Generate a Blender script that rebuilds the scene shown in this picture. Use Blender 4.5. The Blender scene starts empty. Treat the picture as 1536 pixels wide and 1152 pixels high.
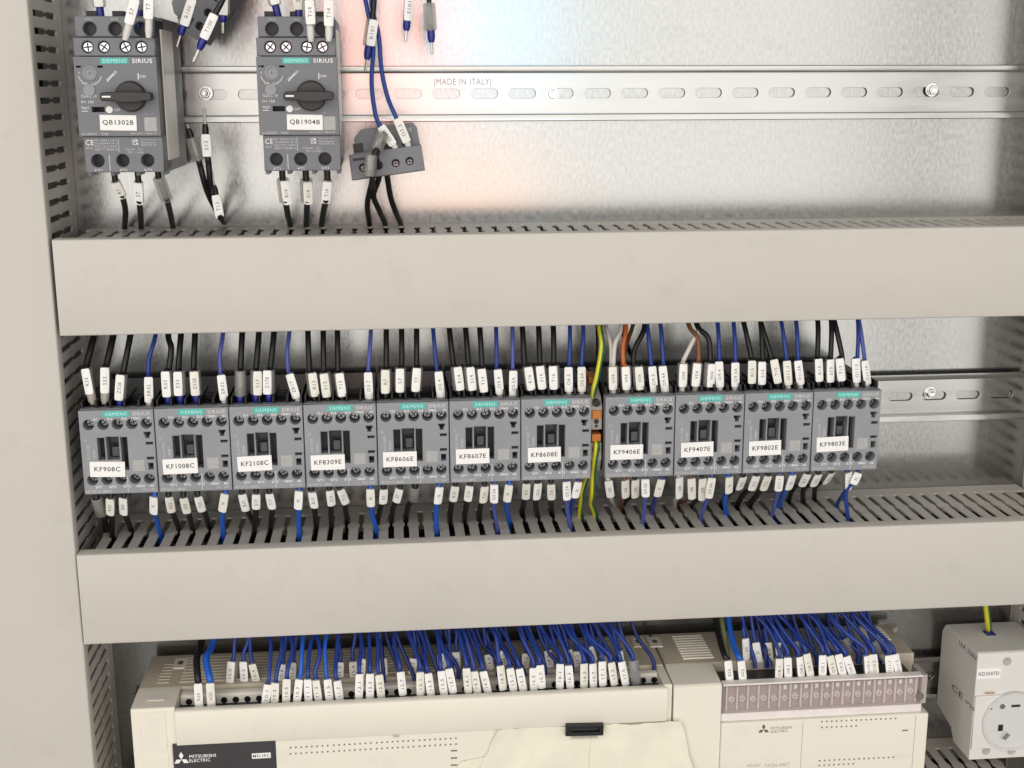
import bpy, bmesh, math, random
from mathutils import Matrix, Vector
random.seed(7)
S = 0.001                                   # everything below is written in millimetres
scn = bpy.context.scene
COL = scn.collection

# ---------------------------------------------------------------- camera
CX, CY, CZ = 192.06, -851.28, 191.92
PITCH, YAW, ROLL, FPX = -0.2314, 0.0952, -0.0031, 1899.1
FWD = Vector((math.sin(YAW)*math.cos(PITCH), math.cos(YAW)*math.cos(PITCH), math.sin(PITCH)))
_r = FWD.cross(Vector((0, 0, 1))).normalized(); _u = _r.cross(FWD)
RGT = math.cos(ROLL)*_r + math.sin(ROLL)*_u
UPV = -math.sin(ROLL)*_r + math.cos(ROLL)*_u
cam = bpy.data.cameras.new('camera'); camo = bpy.data.objects.new('camera', cam); COL.objects.link(camo)
cam.sensor_width = 36.0; cam.lens = FPX/1536*36; cam.clip_start = 0.05; cam.clip_end = 20
camo.matrix_world = Matrix(((RGT.x, UPV.x, -FWD.x, CX*S), (RGT.y, UPV.y, -FWD.y, CY*S), (RGT.z, UPV.z, -FWD.z, CZ*S), (0, 0, 0, 1)))
scn.camera = camo

# ---------------------------------------------------------------- light: workshop daylight lamps in front of the open cabinet, coloured ones added for reflections
w = bpy.data.worlds.new('World'); scn.world = w; w.use_nodes = True
w.node_tree.nodes['Background'].inputs[0].default_value = (1.0, 0.97, 0.93, 1)
w.node_tree.nodes['Background'].inputs[1].default_value = 0.27

def area(name, loc, target, sx, sy, power, col):
    l = bpy.data.lights.new(name, 'AREA'); l.shape = 'RECTANGLE'; l.size = sx; l.size_y = sy; l.energy = power; l.color = col
    o = bpy.data.objects.new(name, l); COL.objects.link(o); o.location = loc
    o.rotation_euler = (Vector(target)-Vector(loc)).to_track_quat('-Z', 'Y').to_euler()
    return o
area('workshop_lamp', (-0.30, -2.3, 0.50), (-0.30, 0, 0.15), 3.6, 2.7, 51, (1.0, 0.972, 0.925))
area('workshop_lamp', (2.03, -2.3, 0.50), (2.03, 0, 0.15), 0.72, 2.7, 10.2, (1.0, 0.972, 0.925))
area('workshop_lamp', (-1.3, -1.6, 1.1), (0.2, 0, 0.0), 0.5, 0.8, 6, (1.0, 0.96, 0.9))
area('warm_reflection_lamp', (0.186, -1.65, 0.29), (0.19, 0, 0.22), 0.13, 0.22, 0.40, (1.0, 0.16, 0.08))  # added lamp, there only for the orange reflection in the plate
area('warm_reflection_lamp', (0.34, -1.65, -0.01), (0.25, 0, 0.12), 0.26, 0.14, 0.22, (1.0, 0.32, 0.06))  # second added lamp, for the peach patch lower on the plate
area('blue_reflection_lamp', (0.41, -1.65, 0.30), (0.26, 0, 0.22), 0.18, 0.20, 0.30, (0.02, 0.60, 1.0))  # added lamp that gives the plate its cyan reflection

scn.view_settings.view_transform = 'Standard'
scn.view_settings.look = 'None'
scn.view_settings.exposure = 0.03
scn.view_settings.gamma = 1.0

# ---------------------------------------------------------------- coordinates
def px(u, v, d):
    """point on the plane d millimetres in front of the plate seen at photo pixel (u, v)"""
    r = RGT*((u-768)/FPX) - UPV*((v-576)/FPX) + FWD
    t = (-d-CY)/r.y
    return (CX+r.x*t, d, CZ+r.z*t)
def pz(u, v, z):
    r = RGT*((u-768)/FPX) - UPV*((v-576)/FPX) + FWD
    t = (z-CZ)/r.z
    return (CX+r.x*t, -(CY+r.y*t), z)
def V(p): return Vector((p[0]*S, -p[1]*S, p[2]*S))

# ---------------------------------------------------------------- materials
MATS = {}
def M(name, col, rough=0.5, metal=0.0, var=0.06, vscale=60, bump=0.0, bscale=800, stretch=(1, 1, 1), coat=0.0, rvar=0.0, marks=0.0):
    m = bpy.data.materials.new(name); m.use_nodes = True; MATS[name] = m
    nt = m.node_tree; b = nt.nodes['Principled BSDF']
    b.inputs['Roughness'].default_value = rough; b.inputs['Metallic'].default_value = metal
    if coat: b.inputs['Coat Weight'].default_value = coat; b.inputs['Coat Roughness'].default_value = 0.15
    tc = nt.nodes.new('ShaderNodeTexCoord'); mp = nt.nodes.new('ShaderNodeMapping'); mp.inputs['Scale'].default_value = stretch
    g = nt.nodes.new('ShaderNodeNewGeometry')
    nt.links.new(g.outputs['Position'], mp.inputs['Vector'])
    n = nt.nodes.new('ShaderNodeTexNoise'); n.inputs['Scale'].default_value = vscale; n.inputs['Detail'].default_value = 5
    nt.links.new(mp.outputs[0], n.inputs['Vector'])
    cr = nt.nodes.new('ShaderNodeValToRGB'); e = cr.color_ramp.elements
    e[0].position = 0.3; e[1].position = 0.7
    e[0].color = tuple(c*(1-var) for c in col)+(1,); e[1].color = tuple(min(1, c*(1+var)) for c in col)+(1,)
    nt.links.new(n.outputs['Fac'], cr.inputs[0]); nt.links.new(cr.outputs[0], b.inputs['Base Color'])
    if marks:                                 # faint smudges and rubbed patches with a shape of their own
        n3 = nt.nodes.new('ShaderNodeTexNoise'); n3.inputs['Scale'].default_value = 38; n3.inputs['Detail'].default_value = 9; n3.inputs['Roughness'].default_value = 0.68
        nt.links.new(g.outputs['Position'], n3.inputs['Vector'])
        r3 = nt.nodes.new('ShaderNodeMapRange'); r3.inputs['From Min'].default_value = 0.56; r3.inputs['From Max'].default_value = 0.68; r3.inputs['To Min'].default_value = 1.0; r3.inputs['To Max'].default_value = 1-marks
        nt.links.new(n3.outputs['Fac'], r3.inputs[0])
        mx = nt.nodes.new('ShaderNodeMix'); mx.data_type = 'RGBA'; mx.blend_type = 'MULTIPLY'; mx.inputs[0].default_value = 1.0
        nt.links.new(cr.outputs[0], mx.inputs[6]); nt.links.new(r3.outputs[0], mx.inputs[7]); nt.links.new(mx.outputs[2], b.inputs['Base Color'])
    if rvar:
        mr = nt.nodes.new('ShaderNodeMapRange'); mr.inputs['From Min'].default_value = 0.3; mr.inputs['From Max'].default_value = 0.7
        mr.inputs['To Min'].default_value = rough-rvar; mr.inputs['To Max'].default_value = rough+rvar
        nt.links.new(n.outputs['Fac'], mr.inputs[0]); nt.links.new(mr.outputs[0], b.inputs['Roughness'])
    if bump:
        n2 = nt.nodes.new('ShaderNodeTexNoise'); n2.inputs['Scale'].default_value = bscale; n2.inputs['Detail'].default_value = 3
        nt.links.new(mp.outputs[0], n2.inputs['Vector'])
        bp = nt.nodes.new('ShaderNodeBump'); bp.inputs['Strength'].default_value = bump; bp.inputs['Distance'].default_value = 0.0005
        nt.links.new(n2.outputs['Fac'], bp.inputs['Height']); nt.links.new(bp.outputs[0], b.inputs['Normal'])
    return m
M('galvanised', (0.41, 0.413, 0.402), 0.21, 1.0, 0.10, 560, 0.05, 700, (1, 1, 0.45), rvar=0.03, marks=0.05)
M('rail_steel', (0.46, 0.46, 0.445), 0.21, 1.0, 0.05, 90, 0.03, 500, (0.2, 1, 1), rvar=0.05)
M('bolt_steel', (0.72, 0.72, 0.72), 0.22, 1.0, 0.08, 300)
M('screw_steel', (0.62, 0.62, 0.60), 0.30, 1.0, 0.15, 500)
M('duct_grey', (0.610, 0.578, 0.522), 0.48, 0, 0.03, 9, 0.03, 1500, rvar=0.07, marks=0.05)
M('device_grey', (0.285, 0.292, 0.312), 0.42, 0, 0.06, 40, 0.06, 3000, rvar=0.08, marks=-0.12)
M('device_dark', (0.172, 0.177, 0.192), 0.45, 0, 0.06, 40, 0.06, 3000, rvar=0.08, marks=-0.15)
M('black_plastic', (0.007, 0.007, 0.008), 0.45, 0, 0.15, 80, 0.05, 2500)
M('knob_black', (0.026, 0.025, 0.024), 0.45, 0, 0.10, 80, 0.06, 2500)
M('armature_grey', (0.08, 0.08, 0.08), 0.5)
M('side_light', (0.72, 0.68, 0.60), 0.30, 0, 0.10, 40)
M('teal', (0.07, 0.50, 0.44), 0.5)
M('pale_teal', (0.62, 0.86, 0.82), 0.6)
M('white_print', (0.90, 0.90, 0.88), 0.6)
M('dim_print', (0.62, 0.62, 0.60), 0.6)
M('white_label', (0.93, 0.92, 0.89), 0.55, 0, 0.02)
M('code_patch', (0.42, 0.42, 0.41), 0.55, 0, 0.10, 900)
M('ink', (0.03, 0.03, 0.03), 0.6)
M('ink_grey', (0.12, 0.118, 0.115), 0.6)
M('ink_red', (0.35, 0.08, 0.10), 0.6)
M('wire_black', (0.005, 0.005, 0.0055), 0.42)
M('wire_blue', (0.016, 0.046, 0.27), 0.36)
M('wire_navy', (0.010, 0.024, 0.15), 0.38)
M('wire_blue_bright', (0.012, 0.11, 0.55), 0.34)
M('wire_violet', (0.075, 0.095, 0.36), 0.38)
M('wire_white', (0.66, 0.62, 0.57), 0.42)
M('wire_brown', (0.20, 0.075, 0.03), 0.42)
M('wire_orange', (0.50, 0.13, 0.03), 0.42)
M('wire_green', (0.03, 0.16, 0.05), 0.40)
M('wire_yellow', (0.75, 0.66, 0.03), 0.40)
M('wire_olive', (0.14, 0.17, 0.07), 0.42)
M('ferrule_blue', (0.014, 0.022, 0.22), 0.35)
M('ferrule_white', (0.72, 0.70, 0.66), 0.45)
M('ferrule_grey', (0.40, 0.37, 0.33), 0.45)
M('pin_metal', (0.70, 0.68, 0.62), 0.35, 1.0, 0.1, 400)
M('plc_cream', (0.86, 0.815, 0.705), 0.48, 0, 0.02, 12, 0.03, 2500, marks=0.05)
M('plc_cream_shaded', (0.55, 0.49, 0.385), 0.55, 0, 0.03, 40, 0.03, 2500)  # cream plastic darkened for the tops, their shade put into the colour
M('plc_black', (0.045, 0.042, 0.045), 0.45, 0, 0.05)
M('seam_dark', (0.16, 0.14, 0.11), 0.6)
M('terminal_mauve', (0.46, 0.40, 0.385), 0.5)
M('terminal_light', (0.84, 0.78, 0.75), 0.5)
M('socket_grey', (0.76, 0.74, 0.70), 0.45, 0, 0.02, 30, 0.02, 2000)
M('socket_face', (0.68, 0.68, 0.66), 0.45, 0, 0.02, 30)
M('orange_part', (0.62, 0.20, 0.03), 0.45)
M('terminal_grey', (0.42, 0.38, 0.33), 0.45)
M('pink_print', (0.50, 0.26, 0.10), 0.6)
# masking tape: crepe paper
M('tag_aged', (0.86, 0.84, 0.76), 0.5, 0, 0.03)
M('masking_tape', (0.89, 0.845, 0.70), 0.55, 0, 0.05, 45, 0.2, 500)

def clear_mat(name, tint, alpha, rough=0.12):
    m = bpy.data.materials.new(name); m.use_nodes = True; MATS[name] = m
    nt = m.node_tree; nt.nodes.remove(nt.nodes['Principled BSDF']); out = nt.nodes['Material Output']
    t = nt.nodes.new('ShaderNodeBsdfTransparent'); t.inputs[0].default_value = (*tint, 1)
    d = nt.nodes.new('ShaderNodeBsdfDiffuse'); d.inputs[0].default_value = (*[c*0.75 for c in tint], 1)
    g = nt.nodes.new('ShaderNodeBsdfGlossy'); g.inputs['Roughness'].default_value = rough
    lw = nt.nodes.new('ShaderNodeLayerWeight'); lw.inputs[0].default_value = 0.5
    fr = nt.nodes.new('ShaderNodeMapRange'); fr.inputs['From Min'].default_value = 0.35; fr.inputs['From Max'].default_value = 1.0; fr.inputs['To Min'].default_value = 0.05; fr.inputs['To Max'].default_value = 0.55
    nt.links.new(lw.outputs['Facing'], fr.inputs[0])
    m1 = nt.nodes.new('ShaderNodeMixShader'); m1.inputs[0].default_value = alpha
    m2 = nt.nodes.new('ShaderNodeMixShader')
    nt.links.new(t.outputs[0], m1.inputs[1]); nt.links.new(d.outputs[0], m1.inputs[2])
    nt.links.new(fr.outputs[0], m2.inputs[0]); nt.links.new(m1.outputs[0], m2.inputs[1]); nt.links.new(g.outputs[0], m2.inputs[2])
    nt.links.new(m2.outputs[0], out.inputs['Surface'])
    return m
clear_mat('clear_sleeve', (0.90, 0.89, 0.86), 0.22)
clear_mat('clear_cover', (0.985, 0.965, 0.96), 0.05, 0.15)

# ---------------------------------------------------------------- mesh helpers (mm in, metres out)
def weighted(me):
    '''area-weighted normals, so that flat faces stay flat next to their small bevels'''
    me.shade_smooth()
    acc = [Vector((0, 0, 0)) for _ in me.vertices]
    for p in me.polygons:
        n = p.normal*p.area
        for v in p.vertices: acc[v] += n
    me.normals_split_custom_set_from_vertices([tuple(a.normalized()) if a.length > 0 else (0, 0, 1) for a in acc])
class MB:
    def __init__(s): s.v = []; s.f = []; s.m = []
    def add(s, vs, fs, mi=0):
        k = len(s.v); s.v += vs; s.f += [tuple(i+k for i in f) for f in fs]; s.m += [mi]*len(fs); return s
    def box(s, x0, x1, d0, d1, z0, z1, mi=0):
        vs = [(x, d, z) for x in (x0, x1) for d in (d0, d1) for z in (z0, z1)]
        # index = ix*4+id*2+iz ; y = -d flips handedness
        return s.add(vs, [(0, 2, 3, 1), (4, 5, 7, 6), (0, 1, 5, 4), (2, 6, 7, 3), (0, 4, 6, 2), (1, 3, 7, 5)], mi)
    def prism_x(s, prof, x0, x1, mi=0):      # profile of (d,z) points extruded along x
        n = len(prof); vs = [(x0, d, z) for d, z in prof]+[(x1, d, z) for d, z in prof]
        return s.add(vs, [tuple(range(n)), tuple(range(2*n-1, n-1, -1))]+[(i, i+n, (i+1) % n+n, (i+1) % n) for i in range(n)], mi)
    def prism_d(s, poly, d0, d1, mi=0):      # (x,z) polygon extruded in depth
        n = len(poly); vs = [(x, d0, z) for x, z in poly]+[(x, d1, z) for x, z in poly]
        return s.add(vs, [tuple(range(n)), tuple(range(2*n-1, n-1, -1))]+[(i, i+n, (i+1) % n+n, (i+1) % n) for i in range(n)], mi)
    def prism_z(s, poly, z0, z1, mi=0):      # (x,d) polygon extruded in height
        n = len(poly); vs = [(x, d, z0) for x, d in poly]+[(x, d, z1) for x, d in poly]
        return s.add(vs, [tuple(range(n)), tuple(range(2*n-1, n-1, -1))]+[(i, i+n, (i+1) % n+n, (i+1) % n) for i in range(n)], mi)
    def lathe_d(s, cx, cz, prof, n=20, mi=0): # profile of (r,d) around an axis that points at the viewer
        vs = []; fs = []
        for r, d in prof: vs += [(cx+r*math.cos(2*math.pi*k/n), d, cz+r*math.sin(2*math.pi*k/n)) for k in range(n)]
        for j in range(len(prof)-1):
            for k in range(n): fs.append((j*n+k, j*n+(k+1) % n, (j+1)*n+(k+1) % n, (j+1)*n+k))
        fs += [tuple(range(n)), tuple(range((len(prof)-1)*n, len(prof)*n))]
        return s.add(vs, fs, mi)
    def tube(s, pts, r, n=9, stripes=None, rx=None):
        P = [V(p)/S for p in pts]; P = [Vector((q.x, -q.y, q.z)) for q in P]
        vs = []; fs = []; ms = []; up = Vector((0, 1, 0)); prev = None
        for i, p in enumerate(P):
            t = (P[min(i+1, len(P)-1)]-P[max(i-1, 0)]).normalized()
            a = up.cross(t)
            if a.length < 1e-3: a = Vector((1, 0, 0)).cross(t)
            a.normalize()
            if prev is not None and a.dot(prev) < 0: a = -a
            prev = a; b = t.cross(a)
            rr = r[i] if isinstance(r, (list, tuple)) else r
            for k in range(n):
                q = p+a*rr*math.cos(2*math.pi*k/n)+b*rr*math.sin(2*math.pi*k/n); vs.append(tuple(q))
        for i in range(len(P)-1):
            for k in range(n):
                fs.append((i*n+k, i*n+(k+1) % n, (i+1)*n+(k+1) % n, (i+1)*n+k)); ms.append(1 if stripes and (k+i*stripes) % n in (2, 3, 7) else 0)
        fs += [tuple(range(n)), tuple(range((len(P)-1)*n, len(P)*n))]; ms += [0, 0]
        k0 = len(s.m); s.add(vs, fs); s.m[k0:] = ms
        return s
    def mesh(s, name, mats, bevel=0.0, smooth=True, seg=2, angle=35):
        me = bpy.data.meshes.new(name)
        me.from_pydata([tuple(V(p)) for p in s.v], [], s.f)
        for i, p in enumerate(me.polygons): p.material_index = s.m[i]
        bm = bmesh.new(); bm.from_mesh(me); bmesh.ops.recalc_face_normals(bm, faces=bm.faces)
        if bevel:
            es = [e for e in bm.edges if len(e.link_faces) == 2 and e.calc_face_angle(0) > math.radians(30)]
            bmesh.ops.bevel(bm, geom=es, offset=bevel*S, offset_type='OFFSET', segments=seg, profile=0.5, affect='EDGES', clamp_overlap=True)
        bm.to_mesh(me); bm.free()
        for m in (mats if isinstance(mats, (list, tuple)) else [mats]): me.materials.append(MATS[m])
        if bevel: weighted(me)
        elif smooth:
            me.shade_smooth(); me.set_sharp_from_angle(angle=math.radians(angle))
        return me

def rect(x0, x1, z0, z1): return [(x0, z0), (x1, z0), (x1, z1), (x0, z1)]
def circ(cx, cz, r, n=20): return [(cx+r*math.cos(2*math.pi*k/n), cz+r*math.sin(2*math.pi*k/n)) for k in range(n)]
def slot(cx, cz, L, h, n=8):
    r = h/2; a = L/2-r
    return [(cx+a+r*math.cos(t), cz+r*math.sin(t)) for t in [math.pi*(-.5+k/n) for k in range(n+1)]]+[(cx-a+r*math.cos(t), cz+r*math.sin(t)) for t in [math.pi*(.5+k/n) for k in range(n+1)]]
def plate(name, outer, holes, d0, d1, mat, bevel=0.0):
    """a sheet standing parallel to the mounting plate, with real openings"""
    cu = bpy.data.curves.new(name, 'CURVE'); cu.dimensions = '2D'; cu.fill_mode = 'BOTH'
    for poly in [outer]+holes:
        sp = cu.splines.new('POLY'); sp.points.add(len(poly)-1); sp.use_cyclic_u = True
        for q, (x, z) in zip(sp.points, poly): q.co = (x*S, z*S, 0, 1)
    cu.extrude = abs(d1-d0)/2*S-bevel*S; cu.bevel_depth = bevel*S; cu.bevel_resolution = 1
    cu.offset = -bevel*S
    o = bpy.data.objects.new(name, cu); me = bpy.data.meshes.new_from_object(o)
    bpy.data.objects.remove(o); bpy.data.curves.remove(cu)
    dm = (d0+d1)/2*S
    for v in me.vertices: x, y, z = v.co; v.co = (x, -dm-z, y)
    bm = bmesh.new(); bm.from_mesh(me); bmesh.ops.remove_doubles(bm, verts=bm.verts, dist=1e-6); bmesh.ops.recalc_face_normals(bm, faces=bm.faces); bm.to_mesh(me); bm.free()
    me.materials.clear(); me.materials.append(MATS[mat])
    if bevel: weighted(me)
    else: me.shade_smooth(); me.set_sharp_from_angle(angle=math.radians(35))
    return me
TXT = {}
def txt(s, h, w=None, mat='ink', bold=0.0):
    """lettering mesh in its own x-y plane, centred, h mm high (and w mm wide)"""
    key = (s, round(h, 2), w and round(w, 2), mat, bold)
    if key in TXT: return TXT[key]
    cu = bpy.data.curves.new('lettering', 'FONT'); cu.body = s; cu.resolution_u = 2; cu.offset = bold; cu.space_character = 1.12
    o = bpy.data.objects.new('lettering', cu); me = bpy.data.meshes.new_from_object(o)
    bpy.data.objects.remove(o); bpy.data.curves.remove(cu)
    xs = [v.co.x for v in me.vertices]; ys = [v.co.y for v in me.vertices]
    k = h/(max(ys)-min(ys)); kx = (w/(max(xs)-min(xs))) if w else k
    mx, my = (max(xs)+min(xs))/2, (max(ys)+min(ys))/2
    for v in me.vertices: v.co = ((v.co.x-mx)*kx*S, (v.co.y-my)*k*S, 0)
    me.name = 'lettering'; me.materials.clear(); me.materials.append(MATS[mat]); TXT[key] = me
    return me
FRONT = Matrix.Rotation(math.pi/2, 4, 'X')
def Wt(p, R=None):
    m = Matrix.Translation(V(p)); return m @ R if R is not None else m

# ---------------------------------------------------------------- objects
WM = {}
def put(name, me, parent=None, W=None, **props):
    o = bpy.data.objects.new(name, me); COL.objects.link(o)
    W = W if W is not None else Matrix.Identity(4); WM[o.name] = W
    if parent is not None:
        o.parent = parent; o.matrix_basis = WM[parent.name].inverted() @ W
    else: o.matrix_basis = W
    for k, v in props.items(): o[k] = v
    return o
def thing(name, label, cat, base, group=None, R=None):
    p = dict(label=label, category=cat)
    if group: p['group'] = group
    o = put(name, None, None, Wt(base, R), **p); o.empty_display_size = 0.01
    return o
def letter(parent, s, x, d, z, h, wd=None, mat='white_print', rot=0, name='lettering', bold=0.0, base=None):
    W = Wt((x, d, z), FRONT @ Matrix.Rotation(rot, 4, 'Z'))
    if base is not None: W = base @ W
    return put(name, txt(s, h, wd, mat, bold), parent, W)
ORD = ['first', 'second', 'third', 'fourth', 'fifth', 'sixth', 'seventh', 'eighth', 'ninth', 'tenth', 'eleventh', 'twelfth', 'thirteenth', 'fourteenth', 'fifteenth', 'sixteenth', 'seventeenth', 'eighteenth', 'nineteenth', 'twentieth', 'twenty-first', 'twenty-second', 'twenty-third', 'twenty-fourth', 'twenty-fifth', 'twenty-sixth', 'twenty-seventh', 'twenty-eighth', 'twenty-ninth', 'thirtieth', 'thirty-first', 'thirty-second', 'thirty-third', 'thirty-fourth']

# ================================================================ setting: mounting plate
DC, HC = 83.7, 53.3                          # contactor front depth and face height
A1, B1, A2, B2 = 104.35, 46.5, -92.8, -153.2  # top and bottom of the two cable ducts in view
A3 = -296.0
XL, XR = -10.7, 650.5
put('mounting_plate', MB().box(-160, 800, -3, 0, -430, 330).mesh('mounting_plate', 'galvanised', 0.0, smooth=False), None, None, kind='structure', label='bright mottled galvanised steel mounting plate behind everything')

# ================================================================ DIN rails
def rail(z, x0, x1, xs, label):
    t = thing('din_rail', label, 'rail', ((x0+x1)/2, 0, z-17.5), 'galvanised mounting rails')
    holes = []; x = xs
    while x > x0+12: x -= 25
    while x < x1-12:
        if x > x0+12: holes.append(slot(x, z, 18, 6.3))
        x += 25
    put('web', plate('web', rect(x0, x1, z-13.2, z+13.2), holes, 1.0, 2.0, 'rail_steel', 0.12), t)
    for s in (1, -1):
        pr = [(1.0, z+s*13.25), (1.6, z+s*14.2), (6.4, z+s*14.2), (6.7, z+s*14.5), (6.7, z+s*17.3), (7.0, z+s*17.6), (7.4, z+s*17.5), (7.7, z+s*17.2), (7.7, z+s*13.9), (7.3, z+s*13.2), (2.0, z+s*13.2)]
        put('flange', MB().prism_x(pr, x0, x1).mesh('flange', 'rail_steel', 0.0), t)
    return t
r1 = rail(186.9, 5, 645, 230.5, 'upper slotted galvanised rail carrying the two motor starters')
put('stamped_lettering', txt('|MADE IN ITALY|', 5.2, 37, 'rail_steel'), r1, Wt((px(694, 124, 2.1)), FRONT))
for m in r1.children:
    if m.name.startswith('stamped'):
        m.data = m.data.copy(); m.data.materials.clear(); m.data.materials.append(M('stamp_shade', (0.42, 0.42, 0.40), 0.6, 0.6))
r2 = rail(-25.6, 2, 645, 552.4, 'middle slotted galvanised rail carrying the row of contactors')
r3 = rail(-244, 2, 645, 560, 'lowest slotted galvanised rail behind the cream controllers')
hexm = None
def bolt(u, v, label):
    p = px(u, v, 5)
    b = MB(); b.lathe_d(p[0], p[2], [(0.1, 0.2), (4.3, 0.2), (4.3, 2.9), (3.9, 3.1), (0.1, 3.1)], 20)
    t = thing('rail_bolt', label, 'bolt', (p[0], 0, p[2]), 'hexagon bolts fixing the rails')
    b2 = MB(); b2.lathe_d(p[0], p[2], [(0.1, 2.0), (4.4, 2.05), (4.5, 2.4), (4.4, 2.8), (0.1, 2.8)], 22)
    put('washer', b2.mesh('washer', 'bolt_steel'), t)
    h = MB(); h.lathe_d(p[0], p[2], [(3.3, 2.8), (3.45, 3.2), (3.45, 5.6), (3.0, 6.2), (1.9, 6.2), (1.7, 5.8), (0.1, 5.7)], 6)
    put('bolt_head', h.mesh('bolt_head', 'bolt_steel', 0.15), t)
bolt(308, 140, 'hexagon bolt in the upper rail between the two motor starters')
bolt(829, 141, 'hexagon bolt near the middle of the upper rail')
bolt(1400, 135, 'hexagon bolt near the right end of the upper rail')
bolt(1397, 590, 'hexagon bolt in the middle rail right of the contactors')

# ================================================================ cable ducts
def finger_profile(sgn=1):
    # one finger between two slots, seen from outside: width along a, length along depth, keyhole necks at d = 40
    a = 3.15; return [(-a, 15), (-a-0.2, 17), (-a, 19), (-a, 36), (-a-0.9, 38), (-a-0.9, 42), (-a, 44), (-a, 70), (-a+0.5, 73), (-a+0.8, 78.5),
                      (a-0.8, 78.5), (a-0.5, 73), (a, 70), (a, 44), (a+0.9, 42), (a+0.9, 38), (a, 36), (a, 19), (a+0.2, 17), (a, 15)]
FT = MB().prism_z(finger_profile(), -1.5, 0).mesh('finger', 'duct_grey', 0.25, seg=1)           # top-wall finger, origin at its centre line
_b = MB(); _p = finger_profile(); n_ = len(_p)
_b.add([(-1.5, d, a) for a, d in _p]+[(0, d, a) for a, d in _p], [tuple(range(n_)), tuple(range(2*n_-1, n_-1, -1))]+[(i, i+n_, (i+1) % n_+n_, (i+1) % n_) for i in range(n_)])
FV = _b.mesh('finger', 'duct_grey', 0.25, seg=1)
def hduct(top, bot, x0, x1, phase, label, xmax):
    t = thing('cable_duct', label, 'cable duct', ((x0+x1)/2, 0, bot), 'slotted grey cable ducts')
    zt = top-1.9
    put('base', MB().box(x0+4, x1, 0.3, 2.3, bot+1.9, zt).mesh('base', 'duct_grey', 0.3), t)
    put('upper_wall_root', MB().box(x0+4, x1, 2.3, 15.05, zt-1.5, zt).mesh('upper_wall_root', 'duct_grey', 0.15), t)
    put('lower_wall', MB().box(x0+4, x1, 2.3, 78, bot+1.9, bot+3.4).mesh('lower_wall', 'duct_grey', 0.15), t)
    x = phase+5
    while x-10 > x0+8: x -= 10
    while x < xmax:
        put('finger', FT, t, Wt((x+random.uniform(-.12, .12), 0, zt+random.uniform(-.12, .05)))); x += 10
    c = MB()
    pr = [(73.5, top), (82.6, top), (83.4, top-0.3), (83.7, top-1.0), (83.7, bot+1.0), (83.4, bot+0.3), (82.6, bot), (73.5, bot), (73.5, bot+1.4), (81.6, bot+1.5), (82.1, bot+2), (82.1, top-2), (81.6, top-1.5), (73.5, top-1.4)]
    c.prism_x(pr, x0, x1)
    put('cover', c.mesh('cover', 'duct_grey', 0.0, angle=50), t)
    return t
hduct(A1, B1, -6.6, 646, 209.2, 'upper horizontal slotted duct with long plain grey cover under the motor starters', 640)
hduct(A2, B2, -8.2, 646, 207.6, 'lower horizontal slotted duct with plain grey cover between contactors and controllers', 640)
hduct(A3, A3-60, -8.2, 646, 205, 'horizontal slotted duct just visible at the bottom right under the socket', 640)
def vduct(xw, side, width, label, zs):
    # side=+1: the slotted wall in view faces right
    t = thing('cable_duct', label, 'cable duct', (xw-side*width/2, 0, -420), 'slotted grey cable ducts')
    z0, z1 = -420, 320; xf = xw-side*width
    lo, hi = min(xw, xf), max(xw, xf)
    put('base', MB().box(lo, hi, 0.3, 2.3, z0, z1).mesh('base', 'duct_grey', 0.3), t)
    a, b = (xw-1.5, xw) if side > 0 else (xw, xw+1.5)
    put('wall_root', MB().box(a, b, 2.3, 15.05, z0, z1).mesh('wall_root', 'duct_grey', 0.15), t)
    z = zs
    while z > z0+10: z -= 10
    k = 0
    while z < z1-10:
        if -300 < z < 262: put('finger', FV, t, Wt((xw if side > 0 else xw+1.5, 0, z)))
        z += 10
    c = MB(); e = xw+side*1.6; f_ = xf-side*1.6
    poly = [(e, 72.5), (e, 80.4), (e-side*0.4, 81.3), (e-side*1.2, 81.7), (f_+side*1.2, 81.7), (f_, 80.5), (f_, 72.5), (f_+side*1.4, 72.5), (f_+side*1.4, 80.1), (e-side*1.4, 80.1), (e-side*1.4, 72.5)]
    c.prism_z(poly, z0, z1)
    put('cover', c.mesh('cover', 'duct_grey', 0.0, angle=50), t)
    o = put('far_wall', MB().box(*((xf, xf+1.5) if side > 0 else (xf-1.5, xf)), 2.3, 78, z0, z1).mesh('far_wall', 'duct_grey', 0.1), t)
    return t
vduct(XL, 1, 82, 'wide vertical slotted duct with plain grey cover along the left edge', 229)
vduct(XR, -1, 82, 'vertical slotted duct seen edge-on at the far right edge', 229)

# ================================================================ shared small parts
def screw_mesh(name, r, mat='screw_steel', slotmat='black_plastic'):
    b = MB(); b.lathe_d(0, 0, [(0.1, -3), (r, -3), (r, -0.5), (r*0.85, 0), (0.1, 0.05)], 16)
    b.box(-r*.78, r*.78, -0.6, 0.09, -r*.14, r*.14, 1); b.box(-r*.14, r*.14, -0.6, 0.10, -r*.78, r*.78, 1)
    return b.mesh(name, [mat, slotmat], 0.0)
M('screw_dark', (0.26, 0.26, 0.26), 0.30, 1.0, 0.2, 500)
SCREW_S = screw_mesh('screw', 2.45, 'screw_dark')
SCREW_A = screw_mesh('screw', 1.9, 'screw_dark')
SCREW_B = screw_mesh('screw', 2.9, 'bolt_steel')
SCREW_D = screw_mesh('screw', 2.6, 'screw_steel')

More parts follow.
